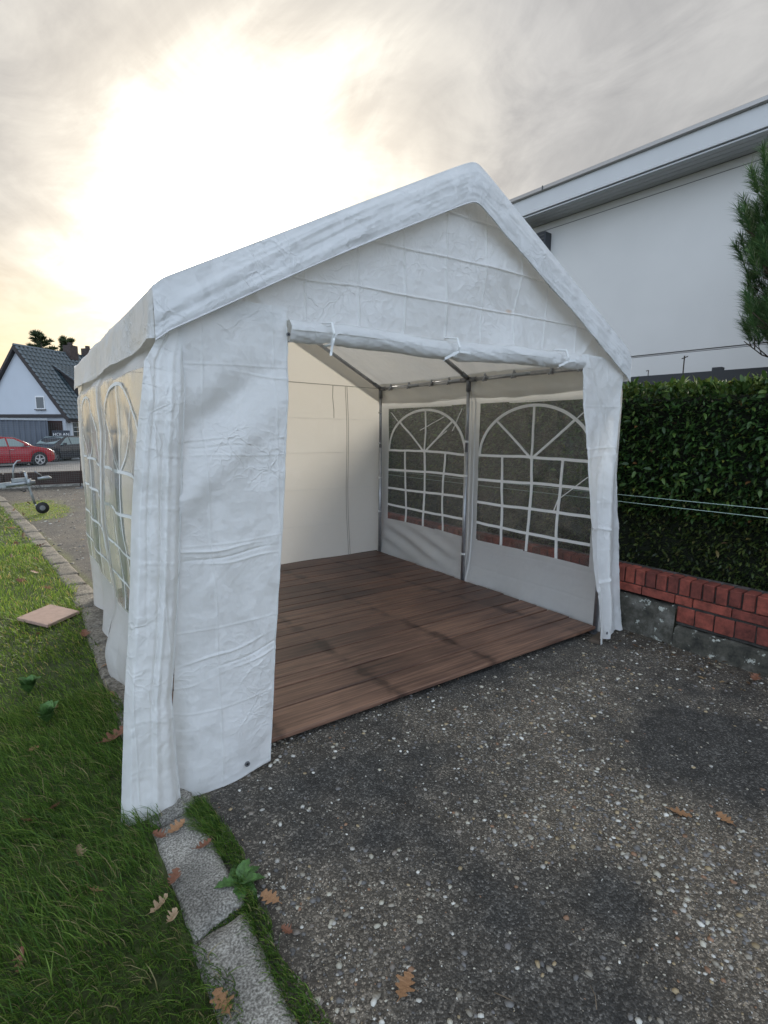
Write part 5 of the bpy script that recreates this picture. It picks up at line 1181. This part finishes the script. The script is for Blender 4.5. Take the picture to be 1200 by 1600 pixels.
dr = boxo('door', (.10, -HW+1.0, 1.35), (.12, 1.45, 2.3), MT['door'], hs); boxo('handle', (.02, -HW+.45, 1.1), (.05, .04, .14), MT['chrome'], dr)
for k in range(3):
    w3 = empty('window', (0, 0, 0)); w3.parent = hs; xc = 1.55+k*2.6
    boxo('frame', (xc, -HW-.01, 1.95), (2.0, .08, 1.0), MT['wframe'], w3); boxo('pane', (xc, -HW-.06, 1.95), (1.84, .03, .86), MT['wglass'], w3)
    for j in range(1, 6): boxo('glazing_bar', (xc-.92+j*.307, -HW-.08, 1.95), (.03, .02, .86), simple('tan_bar', (.3, .22, .12), .6) if j == 1 and k == 0 else MT['wframe'], w3)
    for j in range(1, 3): boxo('glazing_bar', (xc, -HW-.095, 1.52+j*.29), (1.84, .015, .03), MT['wframe'], w3)
# shop board
sg = empty('signboard', (2.2, 38.9, -.55), .1, 'dark signboard with pale lettering on posts beside the house', 'sign')
MT['signd'] = simple('sign_blue_black', (.02, .025, .04), .6)
boxo('board', (0, 0, 1.68), (.98, .05, .42), MT['signd'], sg, bev=.01)
for s in (-1, 1): boxo('post', (s*.42, .05, .8), (.06, .05, 1.6), MT['hdark'], sg)
tcv = bpy.data.curves.new('lettering', 'FONT'); tcv.body = 'HOLAN'; tcv.size = .26; tcv.align_x = 'CENTER'; tcv.extrude = .004
to = bpy.data.objects.new('lettering_src', tcv); COL.objects.link(to); bpy.context.view_layer.update()
me = bpy.data.meshes.new_from_object(to.evaluated_get(bpy.context.evaluated_depsgraph_get())); bpy.data.objects.remove(to)
o = link('lettering', me, MT['wframe'], sg); me.materials.clear(); me.materials.append(MT['wframe']); o.location = (0, -.032, 1.56); o.rotation_euler = (PI/2, 0, 0)
# dark grey corrugated container
MT['cont'] = simple('grey_container', (.105, .12, .15), .6, .2, var=.08, scale=2)
ct = empty('shipping_container', (-1.6, 39.4, -.55), 0, 'dark grey corrugated container standing behind the red car', 'container')
bm = bmesh.new(); n = 90; prv = None
for k in range(n+1):
    x = -3.2+6.3*k/n; yy = (0, 0, .05, .05)[k % 4]; q = (bm.verts.new((x, yy, .1)), bm.verts.new((x, yy, 2.5)))
    if prv: bm.faces.new((prv[0], q[0], q[1], prv[1]))
    prv = q
bm_obj('corrugated_side', bm, MT['cont'], ct)
boxo('top_rail', (-.05, 0, 2.56), (6.4, .12, .12), MT['galv'], ct); boxo('bottom_rail', (-.05, 0, .06), (6.4, .12, .12), MT['cont'], ct); boxo('end_wall', (3.12, 1.2, 1.3), (.08, 2.4, 2.5), MT['cont'], ct); boxo('roof_sheet', (-.05, 1.2, 2.58), (6.3, 2.4, .05), MT['cont'], ct)
# trees behind the house
MT['cfol'] = attr_mat('conifer_foliage', .6, trans=.1)
def conifer(x, y, H, R_, seed, label, up=.2, z0=.45, nb=70):
    rg = np.random.default_rng(seed); t = empty('conifer_tree', (x, y, -.6), 0, label, 'tree')
    tubeo('trunk', [(0, 0, 0), (0, 0, H*.5), (0, 0, H*.97)], [.2, .13, .03], MT['bark'], t, 8); bm = bmesh.new(); Vs = []; Cs = []
    for k in range(nb):
        f = k/nb; z = H*(z0+(1-z0)*f)*.97; a = rg.uniform(0, 2*PI); l_ = R_*(1-f*.75)*rg.uniform(.55, 1.15); d = np.array([math.cos(a), math.sin(a), up+rg.uniform(-.1, .35)]); d /= np.linalg.norm(d)
        tube(bm, [(0, 0, z), tuple(np.array([0, 0, z])+d*l_)], [.03, .008], 4)
        m_ = 190; tt = rg.random(m_)**.7; b = np.array([0, 0, z])+d*(tt*l_)[:, None]; e = rg.normal(0, 1, (m_, 3)); e[:, 2] = np.abs(e[:, 2])*.6; e += d*1.0; e /= np.linalg.norm(e, axis=1)[:, None]
        ln = rg.uniform(.2, .5, m_)[:, None]; wv = np.cross(e, rg.normal(0, 1, (m_, 3))); wv /= np.linalg.norm(wv, axis=1)[:, None]; wv *= .05
        Vs.append(np.stack([b-wv, b+wv, b+e*ln], 1)); Cs.append(np.array([(.04, .06, .03), (.06, .085, .035), (.09, .11, .045)])[rg.choice(3, m_)])
    bm_obj('branch', bm, MT['bark'], t); V = np.concatenate(Vs); C_ = np.concatenate(Cs); o = mesh_np('crown', V.reshape(-1, 3), np.arange(len(V)*3).reshape(-1, 3), MT['cfol'], t, False, np.repeat(C_, 3, 0)); o['kind'] = 'stuff'
conifer(2.25, 55, 10.4, 2.0, 5, 'sparse spiky conifer behind the ridge of the house, left of the other', .15)
conifer(4.3, 56, 9.9, 2.1, 6, 'bushier conifer with upswept branches behind the house chimney', .9, .55, 90)
conifer(5.6, 58, 8.9, .9, 8, 'small conifer top peeking out between the two chimneys', .3, .6, 40)

# ================================================================== SMALL THINGS
MT['terra'] = simple('pinkish_tile', (.36, .24, .19), .8, var=.12, scale=20, bump=.2)
pts = [(-.13, 4.77), (.10, 5.0), (.285, 4.68), (.06, 4.46)]
bm = bmesh.new(); top = [bm.verts.new((x, y, .052)) for x, y in pts]; bot = [bm.verts.new((x, y, .028)) for x, y in pts]; bm.faces.new(top); bm.faces.new(bot[::-1])
for k in range(4): bm.faces.new((top[k], bot[k], bot[(k+1) % 4], top[(k+1) % 4]))
bmesh.ops.recalc_face_normals(bm, faces=bm.faces); bmesh.ops.bevel(bm, geom=list(bm.edges), offset=.003, segments=1, affect='EDGES')
setp(bm_obj('paving_tile', bm, MT['terra']), 'loose pinkish paving tile lying on the grass edge', 'paving tile')
# oak leaves
MT['oak'] = [simple('dry_oak_leaf_%s' % k, c, .65, var=.25, scale=30) for k, c in (('tan', (.29, .155, .075)), ('rust', (.17, .070, .038)), ('pale', (.33, .23, .14)))]
def oak_mesh(seed, curl, mat):
    rg = random.Random(seed); half = []; lob = [(0, .02), (.06, .05), (.14, .17), (.21, .19), (.25, .11), (.30, .13), (.37, .30), (.45, .35), (.49, .24), (.52, .15), (.58, .18), (.64, .31), (.71, .29), (.74, .15), (.80, .13), (.86, .19), (.92, .15), (.96, .06), (1, 0)]
    V = []; F = []
    for i, (t, r) in enumerate(lob):
        r1 = r*rg.uniform(.8, 1.2); r2 = r*rg.uniform(.8, 1.2); tc = min(t, 1)
        for s, rr in ((1, r1), (0, 0), (-1, r2)):
            a = tc-.5; V.append((a, s*rr, curl*(a*a*1.2+rr*rr*3.0)+rg.uniform(-.01, .01)))
    for i in range(len(lob)-1):
        F += [(3*i, 3*i+1, 3*i+4, 3*i+3), (3*i+1, 3*i+2, 3*i+5, 3*i+4)]
    me = bpy.data.meshes.new('oak_leaf'); bm = bmesh.new(); vs = [bm.verts.new(v) for v in V]
    for f in F:
        try: bm.faces.new([vs[i] for i in f])
        except ValueError: pass
    tube(bm, [(-.5, 0, curl*.3), (-.7, .03, curl*.45)], .012, 5); bmesh.ops.remove_doubles(bm, verts=bm.verts, dist=1e-5); bm.to_mesh(me); bm.free(); me.materials.append(mat); return me
lm = [oak_mesh(k, (.15, .5, .9)[k % 3], MT['oak'][k % 3 if k < 6 else 0]) for k in range(8)]
LV = [((.74, .95, .008), .085, .6, 0, 'largest tan oak leaf lying flat on the asphalt at the bottom', 0), ((.54, 1.40, .02), .075, 2.0, 0, 'tan lobed oak leaf beside the broad leaved weed', 6),
 ((2.03, .85, .012), .085, -.9, 0, 'narrow curled tan leaf on the asphalt at the right', 3), ((2.15, .74, .008), .075, 1.2, 0, 'small star shaped tan oak leaf, right of the narrow curled leaf', 6),
 ((.36, 1.85, .04), .075, .4, 0, 'dark rust oak leaf on the kerb stone below the tent corner', 7), ((.30, 1.84, .045), .06, 2.1, 0, 'small rust leaf at the left edge of that kerb stone below the tent corner', 4),
 ((.42, 1.71, .04), .06, .2, 0, 'curled rust leaf at the right edge of the kerb stone', 4), ((.30, 1.62, .045), .07, 1.1, 0, 'curled brown leaf in the middle left of the kerb stone', 1),
 ((.31, 1.16, .045), .08, 1.7, 0, 'tan oak leaf on the lowest kerb stone at the picture bottom', 0), ((.26, 1.47, .05), .05, .9, 0, 'pale leaf beside the mossy kerb joint', 2),
 ((.54, 1.27, .015), .045, 1.9, 0, 'small rust leaf in the grass strip below the weed', 4), ((3.57, 1.16, .02), .09, .2, 0, 'rust leaf at the foot of the brick wall', 1),
 ((.26, 2.61, .045), .13, .5, 0, 'large curled brown leaf beside the lower tent corner on the kerb', 4), ((.27, 4.13, .04), .11, 1.5, 0, 'rust leaf on the kerb below the paving tile', 1)]
for (p, s, r_, _, lab, k) in LV:
    o = bpy.data.objects.new('oak_leaf', lm[k]); COL.objects.link(o); o.location = p; o.scale = (s, s, s); o.rotation_euler = (random.uniform(-.15, .15), random.uniform(-.15, .15), r_); setp(o, lab, 'leaf', 'fallen oak leaves')
GL = [(-.09, 2.2), (0, 2.23), (.08, 1.72), (.05, 1.92), (.24, 1.55), (0, 4.34), (.33, 3.51), (.31, 3.08), (.04, 3.1), (-.11, 1.59), (.1, 5.58), (-.19, 7.21), (-.07, 8.53), (-.18, 11.4), (-.06, 2.73), (.02, 6.3), (-.1, 6.0), (.05, 6.9), (-.2, 9.3), (-.25, 10.2), (-.05, 10.6), (.05, 12.3), (-.15, 12.6), (.25, 12.9), (.1, 7.7), (-.15, 8.0)]
for k, (x, y) in enumerate(GL):
    o = bpy.data.objects.new('oak_leaf', lm[(k*3+1) % 8]); COL.objects.link(o); s = random.uniform(.035, .07) if y < 5 else random.uniform(.08, .12); o.location = (x, y, .038); o.scale = (s, s*random.uniform(.6, 1.1), s)
    o.rotation_euler = (random.uniform(-.8, .8), random.uniform(-.8, .8), random.uniform(0, 6)); lab_, grp_ = (('small dry oak leaf half buried in the long grass in front of the tent corner', 'dry leaves in the near grass') if y < 3.2 else
                   (('dry brown leaf lying about the paving tile at the kerb', 'dry leaves round the paving tile') if y < 5 else ('brown leaf on the short lawn between the paving tile and the trailer', 'dry leaves on the far lawn')))
    setp(o, lab_, 'leaf', grp_)
# litter blown against the wall foot
n = 420; y = RNG.uniform(-1.5, 2.0, n); x = 3.72+(2.15-y)*.03-RNG.random(n)**1.8*.42; P_ = np.stack([x, y, RNG.uniform(.004, .014, n)], 1)
N_ = RNG.normal(0, 1, (n, 3)); N_[:, 2] = .1
c = np.array([(.14, .07, .035), (.09, .055, .03), (.22, .15, .08), (.30, .27, .20), (.05, .035, .02)])[RNG.choice(5, n)]*RNG.uniform(.7, 1.1, (n, 1))
o = leaf_cloud('leaf_litter', P_, N_, .035, c, MT['leaf'], None, .4, .0); setp(o, 'scraps of dead leaves and twigs along the foot of the brick wall', 'leaf litter', None, 'stuff')
# broad leaved weed
MT['weed'] = simple('weed_leaf', (.06, .135, .03), .6, var=.45, scale=60, bump=.5, bscale=120)
wd_ = empty('weed_plant', (.475, 1.51, .005), 0, 'broad leaved green weed growing beside the kerb joint', 'weed')
for k in range(11):
    a = k*2.4+.3; L_ = random.uniform(.07, .115); W = L_*random.uniform(.22, .30); el = random.uniform(.05, .35) if k < 8 else random.uniform(.4, .9)
    V = []; n = 9
    for i in range(n):
        t = i/(n-1); ww = W*math.sin(PI*min(1, t*.95+.05)**.8)*(1 if t > .15 else .3)*(.86 if i % 2 else 1.08); zc = L_*(math.sin(el)*t-.5*t*t*.6); xc = L_*t*math.cos(el)
        for s in (-1, -.5, 0, .5, 1): V.append((xc, s*ww*(1+.12*math.sin(i*2.3+s)), zc+abs(s)*ww*.35+.0015*math.sin(i*3+s*4)))
    F = [(i*5+j, i*5+j+1, (i+1)*5+j+1, (i+1)*5+j) for i in range(n-1) for j in range(4)]
    o = mesh_np('leaf', np.array(V), np.array(F), MT['weed'], wd_, True); o.rotation_euler = (0, 0, a); o.location = (0, 0, .012)
# lawn weeds at the left
for q, (x, y, lab) in enumerate(((-.07, 3.35, 'broad leaved weed in the long grass below the paving tile'), (.0, 2.95, 'second broad leaved weed in the long grass, nearer than the other'))):
    w4 = empty('weed_plant', (x, y, .02), 0, lab, 'weed')
    for k in range(13):
        a = k*2.4; L_ = random.uniform(.06, .11); W = L_*.3; V = []
        for i in range(7):
            t = i/6; ww = W*math.sin(PI*min(1, t*.95+.05)); V += [(L_*t*.9, s*ww, .03*t+.03*math.sin(t*2)+abs(s)*ww*.3) for s in (-1, 0, 1)]
        F = [(i*3+j, i*3+j+1, (i+1)*3+j+1, (i+1)*3+j) for i in range(6) for j in range(2)]
        o = mesh_np('leaf', np.array(V), np.array(F), MT['weed'], w4, True); o.rotation_euler = (0, -random.uniform(.1, .7), a); o.location = (0, 0, .02)
# dry twigs on the asphalt
MT['twig'] = simple('dry_twig', (.16, .12, .08), .8)
for (x, y, a, l_, lab) in ((.60, 1.42, 1.0, .10, 'thin dry stalk on the asphalt near the tan leaf'), (.50, 1.10, 1.9, .12, 'thin dry stalk near the kerb at the bottom'), (1.12, .62, .7, .06, 'short dry twig on the asphalt at the bottom right'), (.93, .80, -1.2, .05, 'pale wood chip below the largest oak leaf')):
    o = tubeo('twig', [(x, y, .006), (x+math.cos(a)*l_*.5, y+math.sin(a)*l_*.5, .012), (x+math.cos(a+.15)*l_, y+math.sin(a+.15)*l_, .006)], [.0016, .0013, .0008], MT['twig'], None, 5); setp(o, lab, 'twig')
